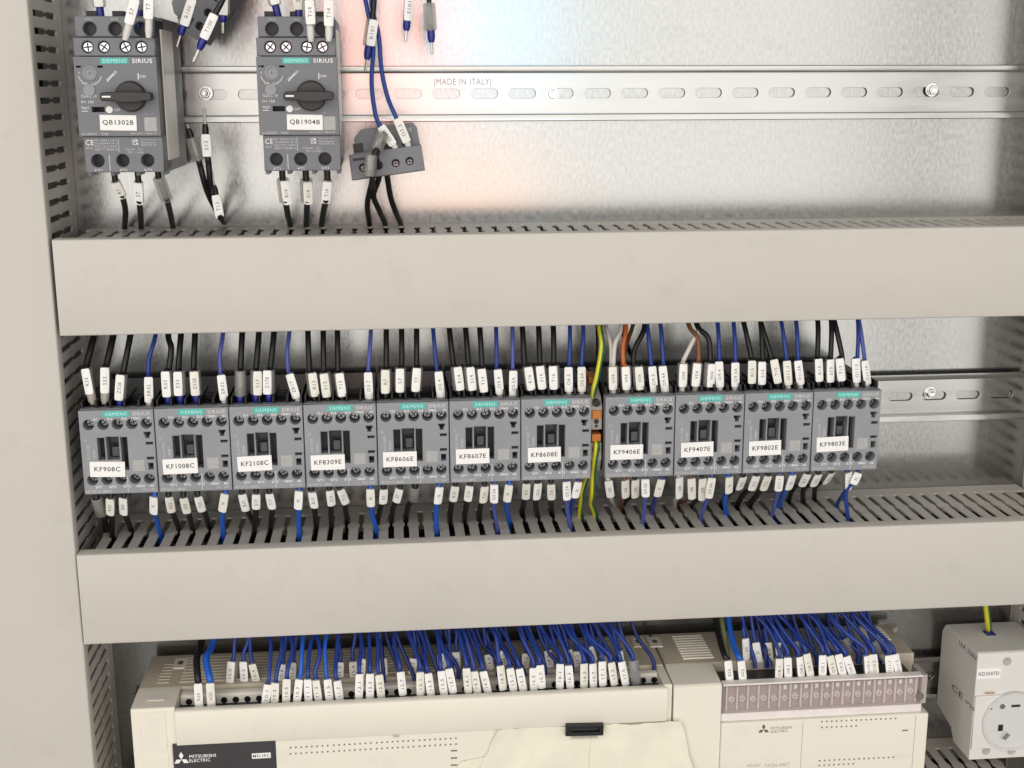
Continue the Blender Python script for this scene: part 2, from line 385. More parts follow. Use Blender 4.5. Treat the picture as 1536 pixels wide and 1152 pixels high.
# ================================================================ contactors
WC = 44.6
UX = [5.5, 14.2, 22.8, 31.4, 40.1]; LX = [5.3, 14.0, 22.5, 31.0, 39.6]
holes = [circ(x, -9.0, 3.25) for x in UX]+[circ(x, -44.3, 3.2) for x in LX]
holes += [rect(10.0, 14.2, -31.5, -17.3), rect(15.3, 22.8, -31.5, -16.8), rect(23.9, 27.9, -38.2, -17.2)]
holes += [[(38.2, -14.4), (42.2, -14.4), (42.2, -15.8), (41.4, -16.2), (41.4, -18.2), (39.0, -18.2), (39.0, -16.2), (38.2, -15.8)]]
holes += [rect(39.0, 43.2, -22.4, -20.8), rect(39.0, 43.2, -32.0, -30.4), rect(39.6, 42.6, -38.4, -34.2)]
C_FACE = plate('faceplate', rect(0, WC, -HC, 0), holes, 74.5, DC, 'device_grey', 0.55)
C_FRONT = MB().box(0.5, WC-.5, 56, 74.45, -HC+0.5, -0.5).mesh('front_housing', 'black_plastic', 0.5)
C_REAR = MB().box(0.3, WC-.3, 9, 56, -HC-3, 3.2).mesh('rear_housing', 'black_plastic', 0.8)
C_TOP = MB().box(0.3, WC-.3, 74.3, 79.5, -0.55, 0.35).mesh('top_shroud', 'device_dark', 0.3)
_b = MB()
C_RIB = MB().box(-0.6, 0.6, 40, 78, -3, 4.6).mesh('phase_barrier', 'black_plastic', 0.3)
C_ARM = MB().box(17.4, 21.9, 74.4, 79.0, -30.5, -24.4).mesh('armature', 'armature_grey', 0.3)
C_BAR = MB().box(15.3, 22.8, 74.4, 77.0, -22.0, -17).mesh('armature_guide', 'knob_black', 0.3)
C_TEAL = MB().box(14.6, 30.2, DC-.2, DC+.18, -4.2, -0.5).mesh('brand_plate', 'teal', 0.0)
C_LBL = MB().box(-10.6, 10.6, 0, 0.8, -4.9, 4.9).mesh('marker_plate', 'white_label', 0.2)
C_PATCH = MB().box(30.2, 37.3, DC-.2, DC+.12, -39.0, -31.8).mesh('code_patch', 'code_patch', 0.0)
C_DIV = MB().box(26.2, 26.6, DC-.2, DC+.1, -52.6, -41.6).mesh('divider_line', 'dim_print', 0.0)
KX = [45.2*i for i in range(7)]+[324.9+45.2*i for i in range(4)]
KID = ['KF908C', 'KF1008C', 'KF2108C', 'KF8309E', 'KF8606E', 'KF8607E', 'KF8608E', 'KF9406E', 'KF9407E', 'KF9802E', 'KF9803E']
LTILT = [0.03, -0.02, -0.03, -0.01, 0.0, -0.01, -0.01, 0.0, -0.02, -0.02, -0.03]
LOFF = [(1.0, -37.2), (-.2, -36.6), (0, -36.3), (-.1, -37.0), (-.4, -36.4), (.2, -35.9), (.6, -36.3), (-.1, -36.2), (.6, -35.9), (0, -36.3), (-.5, -35.0)]
def contactor(i):
    x = KX[i]; B = Wt((x, 0, 0))
    extra = ', leftmost of the row' if i == 0 else (', rightmost of the row' if i == 10 else '')
    t = thing('contactor', 'grey contactor with white marker plate reading %s on middle rail%s' % (KID[i], extra), 'contactor', (x+WC/2, 9, -HC-3), 'grey contactors in a row')
    f = put('faceplate', C_FACE, t, B)
    put('front_housing', C_FRONT, t, B); put('rear_housing', C_REAR, t, B); put('top_shroud', C_TOP, t, B)
    for k in range(6): put('phase_barrier', C_RIB, t, Wt((x+1.1+k*8.5, 0, 0)))
    put('armature', C_ARM, t, B); put('armature_guide', C_BAR, t, B)
    for q in UX: put('screw', SCREW_S, t, Wt((x+q, 77.6+random.uniform(-.6, .6), -9.0), Matrix.Rotation(random.uniform(0, 3), 4, 'Y')))
    for q in LX: put('screw', SCREW_S, t, Wt((x+q, 77.6+random.uniform(-.6, .6), -44.3), Matrix.Rotation(random.uniform(0, 3), 4, 'Y')))
    bp = put('brand_plate', C_TEAL, t, B)
    letter(bp, 'SIEMENS', x+22.4, DC+.22, -2.35, 2.0, 12.8, 'pale_teal')
    letter(f, 'SIRIUS', x+37.4, DC+.05, -2.5, 2.4, 10.6, 'dim_print', bold=0.015)
    for q, s in zip((9.9, 18.5, 27.1, 34.2, 41.8), ('1L1', '3L2', '5L3', '13NO', 'A1')): letter(f, s, x+q, DC+.05, -5.3, 1.5, None, 'white_print', bold=.02)
    for q, s in zip((9.8, 18.3, 26.9, 35.2, 41.8), ('2/T1', '4/T2', '6/T3', '14NO', 'A2')): letter(f, s, x+q-1, DC+.05, -48.7, 1.5, None, 'white_print', bold=.02)
    letter(f, '3RT2015-1BB42', x+8.6, DC+.05, -51.5, 1.6, 15.0, 'dim_print'); letter(f, 'DC 24V', x+39.0, DC+.05, -51.2, 1.35, 7.5, 'dim_print')
    letter(f, 'S1', x+3.0, DC+.05, -18.6, 1.5, None, 'dim_print')
    letter(f, 'G/211028', x+4.3, DC+.05, -26.2, 1.5, 9.0, 'dim_print', math.pi/2); letter(f, '*E08+', x+7.6, DC+.05, -27.4, 1.6, 6.5, 'dim_print', math.pi/2)
    put('code_patch', C_PATCH, t, B); put('divider_line', C_DIV, t, B)
    lx, lz = LOFF[i]
    Wl = Wt((x+14.0+lx, DC+.05, lz), Matrix.Rotation(LTILT[i], 4, 'Y'))
    lb = put('marker_plate', C_LBL, t, Wl)
    letter(lb, KID[i], 0, 0.84, 0.2, 3.0, 16.8 if len(KID[i]) > 6 else 15.6, 'ink', bold=0.012, base=Wl)
for i in range(11): contactor(i)

# ================================================================ earth terminal between the seventh and eighth contactor
t = thing('earth_terminal', 'slim grey terminal block with orange levers between contactors KF8608E and KF9406E', 'terminal block', (320.4, 8, -50))
EX0, EX1 = 316.6, 324.0
put('body', MB().prism_x([(8, -50), (8, 2), (50, 4), (62, 1), (72, -3), (76, -8), (76, -23), (64, -26), (64, -29.5), (76, -32), (76, -43), (70, -52), (40, -54)], EX0, EX1).mesh('body', 'terminal_grey', 0.4), t)
for z0, z1 in ((-15.6, -10.2), (-30.6, -25.8)):
    put('lever', MB().box(EX0+.7, EX1-.7, 66, 77.2, z0, z1).mesh('lever', 'orange_part', 0.4), t)
put('lever', MB().box(EX0+1, EX1-1, 40, 60, 3.5, 7.5).mesh('lever', 'orange_part', 0.4), t)
for z, r in ((-5.6, 2.4), (-17.6, 1.6), (-20.6, 1.0), (-36.2, 2.6)):
    put('wire_port', MB().lathe_d((EX0+EX1)/2, z, [(0.1, 70), (r, 70), (r, 76.3), (0.1, 76.35)], 14).mesh('wire_port', 'black_plastic'), t)

# ================================================================ motor starters
QB_HOLES_T = [9.2, 23.0, 36.9]; QB_SCR = [8.0, 16.8, 28.5, 37.2]; QB_HOLES_B = [8.6, 22.4, 36.2]
Q_FACE = plate('faceplate', rect(0, 45, 164.9, 208.3), [rect(1.2, 4.0, 202.4, 203.4), rect(12.6, 15.6, 202.4, 203.4), rect(8.0, 14.9, 178.2, 181.0)], 98, 107.2, 'device_dark', 0.25)
Q_MID = plate('screw_row', rect(0.4, 44.6, 208.6, 218.6), [circ(x, 213.5, 3.2) for x in QB_SCR], 97, 106.2, 'device_dark', 0.6)
Q_TOP = plate('upper_terminals', rect(1.4, 43.8, 218.9, 230.2), [circ(x, 223.4, 3.7) for x in QB_HOLES_T], 88, 103, 'device_dark', 0.6)
Q_BOT = plate('lower_terminals', rect(1.6, 45.2, 144.6, 164.7), [circ(x, 151.2, 3.6) for x in QB_HOLES_B], 92, 105, 'device_dark', 0.6)
Q_BODY = MB().box(1.5, 44.0, 70, 97.5, 146, 229).mesh('body', 'black_plastic', 0.8)
Q_BASE = MB().box(2.0, 43.4, 8, 70, 143, 231).mesh('base', 'device_dark', 0.8)
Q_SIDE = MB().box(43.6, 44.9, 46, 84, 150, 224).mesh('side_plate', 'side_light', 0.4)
Q_FEET = MB().box(-1.1, 1.1, 84, 100, -2.6, 0).mesh('foot', 'device_dark', 0.3)
Q_EAR = MB().box(-3.4, 3.4, 74, 84, 0, 4).mesh('top_lug', 'black_plastic', 0.5)
b_ = MB(); b_.lathe_d(0, 0, [(0.1, 107), (8.6, 107.2), (8.3, 110.5), (7.6, 111.2), (0.1, 111.3)], 36)
Q_KN = b_.mesh('knob', 'knob_black', 0.0)
Q_HAN = MB().prism_d([(-14.8, -0.9), (-14.2, -2.3), (-7.5, -2.5), (-4, -3.3), (4, -3.3), (8, -2.5), (12.4, -2.3), (12.9, -1.2), (12.9, 1.2), (12.4, 2.3), (8, 2.5), (4, 2.7), (-4, 2.7), (-7.5, 2.5), (-14.2, 2.3), (-14.8, 0.9)], 110.5, 118.5).mesh('handle', 'knob_black', 0.7)
Q_MARK = MB().box(-13.6, -9.0, 118.4, 118.75, -0.45, 0.45).mesh('pointer_mark', 'white_label')
b_ = MB(); b_.lathe_d(0, 0, [(0.1, 106), (4.2, 106.9), (4.0, 107.6), (3.4, 107.9), (2.6, 107.7), (2.2, 107.3), (0.1, 107.3)], 24); b_.box(-1.6, 1.6, 107.2, 107.5, -.35, .35); b_.box(-.35, .35, 107.2, 107.5, -1.6, 1.6)
Q_DIAL = b_.mesh('setting_dial', 'device_grey')
b_ = MB(); b_.lathe_d(0, 0, [(0.1, 106), (3.4, 107.0), (3.2, 107.9), (0.1, 107.6)], 20)
Q_DIAL2 = b_.mesh('test_dial', 'device_grey')
b_ = MB(); b_.lathe_d(0, 0, [(1.0, 107.1), (1.9, 107.1), (1.9, 107.35), (1.0, 107.35)], 20)
Q_RING = b_.mesh('off_ring', 'white_print')
Q_TEAL = MB().box(14.6, 29.8, 107.0, 107.38, 204.5, 207.6).mesh('brand_plate', 'teal')
Q_LBL = MB().box(-10.1, 10.1, 0, 0.8, -4.3, 4.3).mesh('marker_plate', 'white_label', 0.2)
Q_PATCH = MB().box(36.2, 43.0, 107.0, 107.32, 167.6, 175.2).mesh('code_patch', 'code_patch')
Q_LINE = MB().box(14.9, 15.3, 104.8, 105.12, 145.4, 154.2).mesh('divider_line', 'dim_print')
Q_LINE2 = MB().box(20.6, 20.9, 104.8, 105.12, 156.0, 163.6).mesh('divider_line', 'dim_print')
def arc_mesh(cx, cz, r, a0, a1, w_, d, mat, n=10):
    vs = []; fs = []
    for k in range(n+1):
        a = a0+(a1-a0)*k/n
        for q in (r-w_/2, r+w_/2): vs.append((cx+q*math.cos(a), d, cz+q*math.sin(a)))
    for k in range(n): fs.append((2*k, 2*k+1, 2*k+3, 2*k+2))
    return MB().add(vs, fs).mesh('printed_arc', mat, smooth=False)
Q_ARC1 = arc_mesh(29.5, 186.7, 14.4, math.radians(124), math.radians(146), 0.5, 107.25, 'white_print')
Q_ARC2 = arc_mesh(8.3, 199.4, 6.4, math.radians(195), math.radians(345), 0.45, 107.25, 'dim_print')
def starter(x, idn, lx, lz, label):
    B = Wt((x, 0, 0)); d = 107.25
    t = thing('motor_starter', label, 'motor starter', (x+22, 8, 143), 'rotary motor starters')
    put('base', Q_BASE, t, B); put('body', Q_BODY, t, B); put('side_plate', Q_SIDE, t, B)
    f = put('faceplate', Q_FACE, t, B); mid = put('screw_row', Q_MID, t, B); up = put('upper_terminals', Q_TOP, t, B); lo = put('lower_terminals', Q_BOT, t, B)
    for q in QB_SCR: put('screw', SCREW_B, mid, Wt((x+q, 104.8, 213.5), Matrix.Rotation(random.uniform(0, 3), 4, 'Y')))
    for q in QB_HOLES_T: put('screw', SCREW_D, up, Wt((x+q, 94.0, 223.4), Matrix.Rotation(random.uniform(0, 3), 4, 'Y')))
    for q in QB_HOLES_B: put('screw', SCREW_D, lo, Wt((x+q, 97.0, 151.2), Matrix.Rotation(random.uniform(0, 3), 4, 'Y')))
    for q in (2.8, 15.2, 29.5, 43.6): put('foot', Q_FEET, t, Wt((x+q, 0, 145)))
    for q in (5, 19.5, 34): put('top_lug', Q_EAR, t, Wt((x+q+2, 0, 230)))
    bp = put('brand_plate', Q_TEAL, t, B); letter(bp, 'SIEMENS', x+22.2, d+.2, 206.05, 2.0, 12.8, 'pale_teal')
    letter(f, 'SIRIUS', x+37.3, d, 206.0, 2.4, 11.0, 'white_print', bold=0.015)
    put('setting_dial', Q_DIAL, t, Wt((x+8.3, 0, 199.4))); put('test_dial', Q_DIAL2, t, Wt((x+7.4, 0, 190.2)))
    k = put('knob', Q_KN, t, Wt((x+30, 0, 186.7)))
    h = put('handle', Q_HAN, k, Wt((x+30, 0, 186.7))); put('pointer_mark', Q_MARK, k, Wt((x+30, 0, 186.7)))
    put('off_ring', Q_RING, f, Wt((x+17.5, 0, 179.5))); put('printed_arc', Q_ARC1, f, B); put('printed_arc', Q_ARC2, f, B)
    letter(f, 'TRIPPED', x+20.2, d, 197.9, 1.3, 7.6, 'white_print', math.radians(42))
    letter(f, '|', x+34.6, d, 197.6, 3.4, 0.5, 'white_print'); letter(f, 'ON', x+37.0, d, 197.6, 1.5, None, 'white_print')
    letter(f, 'OFF', x+21.9, d, 179.4, 1.3, None, 'white_print'); letter(f, 'CLASS 10', x+7.0, d, 187.0, 1.5, 8.2, 'white_print')
    letter(f, 'I>> 13A', x+6.0, d, 183.8, 1.5, 6.8, 'white_print'); letter(f, 'TEST', x+4.4, d, 180.4, 1.3, 4.4, 'white_print'); letter(f, '_', x+4.2, d, 178.7, 0.3, 3.4, 'white_print')
    letter(f, '0.9  1.2', x+7.6, d, 193.8, 1.2, 7.6, 'dim_print'); letter(f, 'A', x+2.6, d, 199.6, 1.3, None, 'dim_print')
    letter(f, 'G/220907', x+5.6, d, 166.2, 1.2, 8.5, 'dim_print'); letter(f, '*E08*', x+14.2, d, 166.2, 1.2, 5, 'dim_print'); letter(f, '3RV2011-0JA15', x+35.2, d, 166.2, 1.2, 14.5, 'dim_print')
    letter(f, '_/_ _', x+38.4, d, 177.3, 0.8, 6, 'white_print')
    dl = 105.1
    letter(lo, 'CE', x+4.9, dl, 161.4, 3.0, 4.3, 'white_print'); letter(lo, 'IEC', x+4.6, dl, 158.3, 1.0, 3.6, 'dim_print')
    for z, s in ((162.6, 'IEC 60947-2/4-1'), (160.9, 'UL60947-4-1'), (159.2, 'CSA C22.2 60947'), (157.5, 'GB/T14048.2')): letter(lo, s, x+13.8, dl, z, 1.1, 12.2, 'dim_print')
    letter(lo, 'UK', x+30.2, dl, 162.4, 1.5, 3.4, 'white_print', bold=.02); letter(lo, 'CA', x+30.2, dl, 160.6, 1.5, 3.4, 'white_print', bold=.02)
    for z, s in ((162.7, 'Siemens plc'), (161.2, 'Manchester'), (159.8, 'M20 2UR UK')): letter(lo, s, x+37.6, dl, z, 1.0, 8.6, 'dim_print')
    letter(lo, '12mm  Cu', x+29.0, dl, 157.6, 1.2, 9.6, 'dim_print'); letter(lo, '75C 1-1.4Nm', x+30.0, dl, 155.8, 1.2, 8.8, 'dim_print')
    for q, s in zip(QB_HOLES_B, ('2/T1', '4/T2', '6/T3')): letter(lo, s, x+q, dl, 146.0, 1.2, 4.2, 'white_print')
    for q, s in zip(QB_HOLES_T, ('1/L1', '3/L2', '5/L3')): letter(up, s, x+q, 103.05, 228.6, 1.1, 3.6, 'dim_print')
    put('code_patch', Q_PATCH, t, B); put('divider_line', Q_LINE, t, B); put('divider_line', Q_LINE2, t, B)
    Wl = Wt((x+lx, 107.2, lz), Matrix.Rotation(0.02, 4, 'Y')); lb = put('marker_plate', Q_LBL, t, Wl)
    letter(lb, idn, 0, 0.84, 0, 3.1, 17.0, 'ink', bold=0.012, base=Wl)
starter(19.4, 'QB1302B', 22.0, 172.3, 'dark grey motor starter with black rotary handle and marker plate QB1302B')
starter(119.3, 'QB1904B', 25.8, 172.0, 'dark grey motor starter with black rotary handle and marker plate QB1904B')

# ================================================================ loose auxiliary switches
def aux_block(label, W, named=True):
    t = put('auxiliary_switch', None, None, W, label=label, category='switch', group='loose auxiliary switches')
    put('upper_housing', MB().prism_d([(-19, 0), (-17.5, 9.5), (-13, 14), (18.5, 14), (20.5, 11), (21, 0)], -4, 13).mesh('upper_housing', 'device_dark', 0.5), t, W)
    lowh = [circ(x, -8.6, 2.3) for x in (-14.8, -5.5, 4.8, 13.2)]
    put('lower_housing', plate('lower_housing', [(-22.5, -15), (-22, 0), (21.5, 0), (21.5, -15)], lowh, 10, 20, 'device_dark', 0.5), t, W)
    put('core', MB().box(-22, 21, -6, 10, -14.5, -0.3).mesh('core', 'device_dark', 0.5), t, W)
    for x in (-14.8, -5.5, 4.8, 13.2): put('screw', SCREW_A, t, W @ Wt((x, 12.5, -8.6)))
    for x in (-16, -1, 4.5, 13): put('wire_port', MB().box(x-3, x+3, 12.5, 13.4, 1.2, 6.2).mesh('wire_port', 'black_plastic', 0.2), t, W)
    put('latch', MB().box(8, 12, 3, 9, 13.8, 16.2).mesh('latch', 'black_plastic', 0.3), t, W)
    put('slot', MB().box(-20, -13, 19.8, 20.15, -4.2, -2.6).mesh('slot', 'black_plastic'), t, W)
    letter(t, 'CE', 15.5, 13.1, 10.0, 2.2, 3.4, 'dim_print', base=W)
    return t
pb = px(579, 228, 70)
aux_block('dark grey auxiliary switch dangling on its wires right of motor starter QB1904B', Wt((pb[0], 62, pb[2]), Matrix.Rotation(-0.13, 4, 'Y') @ Matrix.Rotation(-0.10, 4, 'X')))
pb = px(303, -4, 66)
aux_block('dark grey auxiliary switch hanging tilted at the top edge beside starter QB1302B', Wt((pb[0], 40, pb[2]), Matrix.Rotation(-0.95, 4, 'Y') @ Matrix.Rotation(-0.1, 4, 'X')))

# ================================================================ wires
def spline(P, sub=6):
    P = [Vector(p) for p in P]
    if len(P) == 2: return [tuple(P[0].lerp(P[1], k/4)) for k in range(5)]
    Q = [P[0]*2-P[1]]+P+[P[-1]*2-P[-2]]; out = []
    for i in range(1, len(Q)-2):
        a, b, c, d = Q[i-1], Q[i], Q[i+1], Q[i+2]
        for k in range(sub):
            t = k/sub; out.append(tuple(0.5*((2*b)+(c-a)*t+(2*a-5*b+4*c-d)*t*t+(3*b-a-3*c+d)*t**3)))
    out.append(tuple(P[-1])); return out
def bundle(label, fixed, vertical, a0, a1, n, seed, lo, hi, far=None):
    rnd = random.Random(seed); b = MB()
    for k in range(n):
        d0 = rnd.uniform(8, 58); c0 = rnd.uniform(lo, hi); r = rnd.uniform(1.5, 2.3); pts = []; steps = 12
        mi = 1 if rnd.random() < .25 else 0
        for j in range(steps+1):
            a = a0+(a1-a0)*j/steps; d = min(62, max(6, d0+rnd.uniform(-7, 7))); c = min(hi+2, max(lo-2, c0+rnd.uniform(-4, 4)))
            pts.append((c, d, a) if vertical else (a, d, c))
        m0 = len(b.m); b.tube(spline(pts, 3), r, 6)
        for q in range(m0, len(b.m)): b.m[q] = mi
    put('wire_bundle', b.mesh('wire_bundle', ['wire_black', 'wire_blue'], angle=80), None, None, label=label, category='wires', kind='stuff')
bundle('dark bundle of wires seen through the slots of the upper horizontal duct', 0, False, 0, 640, 34, 1, B1+10, A1-14)
bundle('dark bundle of wires seen through the slots of the lower horizontal duct', 0, False, 0, 640, 34, 2, B2+10, A2-14)
bundle('dark bundle of wires in the duct at the very bottom right', 0, False, 380, 640, 30, 4, A3-50, A3-14)
bundle('dark bundle of wires inside the vertical duct at the left edge', 0, True, -300, 300, 30, 3, XL-50, XL-9)
TAGM = {}
def tag_mesh(L, wd):
    vm = 'white_label' if random.random() < .7 else 'tag_aged'
    k = ('tag', round(L), wd, vm)
    if k not in TAGM:
        L = round(L); n = 6; vs = []; fs = []
        outl = [(-L/2, .80), (-L/2+0.9, .97), (-L*.12, 1.0), (L*.12, 1.0), (L/2-0.9, .97), (L/2, .80)]
        for x, s_ in outl:
            for j in range(n+1):
                a = (j/n*2-1); y = a*wd/2*s_; vs.append((x, y, 0.55*(1-a*a)))
        nn = n+1
        for i in range(len(outl)-1):
            for j in range(n): fs.append((i*nn+j, (i+1)*nn+j, (i+1)*nn+j+1, i*nn+j+1))
        me = bpy.data.meshes.new('marker_tag'); m = len(vs)
        vs2 = vs+[(x, y, z-0.35) for x, y, z in vs]; fs2 = fs+[tuple(q+m for q in reversed(f)) for f in fs]
        rim = [j for j in range(nn)]+[i*nn+n for i in range(1, len(outl))]+[(len(outl)-1)*nn+j for j in range(n-1, -1, -1)]+[i*nn for i in range(len(outl)-2, 0, -1)]
        fs2 += [(rim[i], rim[(i+1) % len(rim)], rim[(i+1) % len(rim)]+m, rim[i]+m) for i in range(len(rim))]
        me.from_pydata([tuple(c*S for c in v) for v in vs2], [], fs2); me.materials.append(MATS[vm]); me.shade_smooth(); me.set_sharp_from_angle(angle=0.6); TAGM[k] = me
    return TAGM[k]
def loc_lathe(name, prof, mat, n=14, flat=1.0):
    """surface of revolution about the local x axis: (r, x) profile; open ended"""
    k = (name, tuple(prof), mat, flat)
    if k not in TAGM:
        vs = []; fs = []
        for r, x in prof: vs += [(x*S, r*S*math.cos(2*math.pi*q/n), r*S*flat*math.sin(2*math.pi*q/n)) for q in range(n)]
        for j in range(len(prof)-1):
            for q in range(n): fs.append((j*n+q, j*n+(q+1) % n, (j+1)*n+(q+1) % n, (j+1)*n+q))
        me = bpy.data.meshes.new(name); me.from_pydata(vs, [], fs); me.materials.append(MATS[mat]); me.shade_smooth(); me.set_sharp_from_angle(angle=0.7); TAGM[k] = me
    return TAGM[k]
def frame(p0, p1, tw=0.0):
    """frame at the middle of p0 (upper end) and p1 (lower end): x runs up along the wire, z faces the viewer"""
    a = (V(p0)-V(p1)); L = a.length/S; a.normalize(); n = Vector((math.sin(tw), -math.cos(tw), 0)); n = (n-a*n.dot(a)).normalized(); y = n.cross(a)
    c = (V(p0)+V(p1))/2
    return Matrix(((a.x, y.x, n.x, c.x), (a.y, y.y, n.y, c.y), (a.z, y.z, n.z, c.z), (0, 0, 0, 1))), L
def wire(label, group, mat, r, path, tag=None, text='', style='tag', ferrule=None, pin=0.0, tw=0.0, ink='ink_grey', wd=5.3, flip=False, name='wire', rf=None, fl=6.0, at_end=True):
    """path from the duct (or the free end above) to the terminal; tag = (upper point, lower point)"""
    base = path[-1] if at_end else path[0]
    if tag:
        q = []
        for i, p in enumerate(path):
            q.append(p)
            if i+1 < len(path) and {tuple(p), tuple(path[i+1])} == {tuple(tag[0]), tuple(tag[1])}:
                A_, B_ = Vector(p), Vector(path[i+1]); q += [tuple(A_.lerp(B_, f)) for f in (.12, .5, .88)]
        path = q
    t = thing(name, label, 'wire', base, group)
    st = 2 if isinstance(mat, tuple) else None
    b = MB().tube(spline(path), r, 9, None)
    if st:
        b = MB(); pts = spline(path); b.tube(pts, r, 12); n = 12
        for i in range(len(b.m)): b.m[i] = 1 if (i % n) in (3, 4, 5, 9, 10, 11) and i < len(b.m)-2 else 0
    put('insulation', b.mesh('insulation', list(mat) if st else mat, angle=80), t)
    if tag:
        W, L = frame(tag[0], tag[1], tw)
        rs = max(r+0.9, 2.5) if style == 'tag' else 3.7
        sl = put('clear_sleeve', loc_lathe('clear_sleeve', [(rs*.8, -L/2-.2), (rs, -L/2+.6), (rs, L/2-.6), (rs*.8, L/2+.2), (rs*.72, L/2+.2), (rs*.72, -L/2-.2)], 'clear_sleeve', 14, 0.9), t, W)
        if style != 'blank':
            off = rs*0.86-0.15
            Wg = W @ Matrix.Translation((0, (0 if style == 'tag' else style*1.6)*S, off*S))
            if flip: Wg = Wg @ Matrix.Rotation(math.pi, 4, 'Z')
            g = put('marker_tag', tag_mesh(L, wd), sl, Wg)
            if text: put('lettering', txt(text, 2.1, min(L*0.6, 1.75*len(text)), ink), g, Wg @ Matrix.Translation((0, 0, 0.62*S)))
        if ferrule:
            q = rf or r+0.55
            Wf = W @ Matrix.Translation((-(L/2)*S, 0, 0))
            put('ferrule', loc_lathe('ferrule', [(q*.9, 1.0), (q, 0), (q, -fl*.6), (q*.72, -fl), (0.1, -fl-.1)], 'ferrule_'+ferrule if ferrule != 'black' else 'wire_black'), t, Wf)
            if pin: put('ferrule_pin', loc_lathe('ferrule_pin', [(1.0, -fl+.5)]+[(0.95 if k % 2 else 0.75, -fl-.8-k*pin/9) for k in range(9)]+[(0.7, -fl-pin), (0.05, -fl-pin-.1)], 'pin_metal', 8), t, Wf)
    return t

def zA(x, y): return 60+.25*x, 480+.25*y
def zB(x, y): return 420+.25*x, 480+.25*y
def zC(x, y): return 750+.25*x, 470+.25*y
def zD(x, y): return 1080+.25*x, 470+.25*y
BK, BL, VI, WH, BR, OR = 'wire_black', 'wire_blue', 'wire_violet', 'wire_white', 'wire_brown', 'wire_orange'
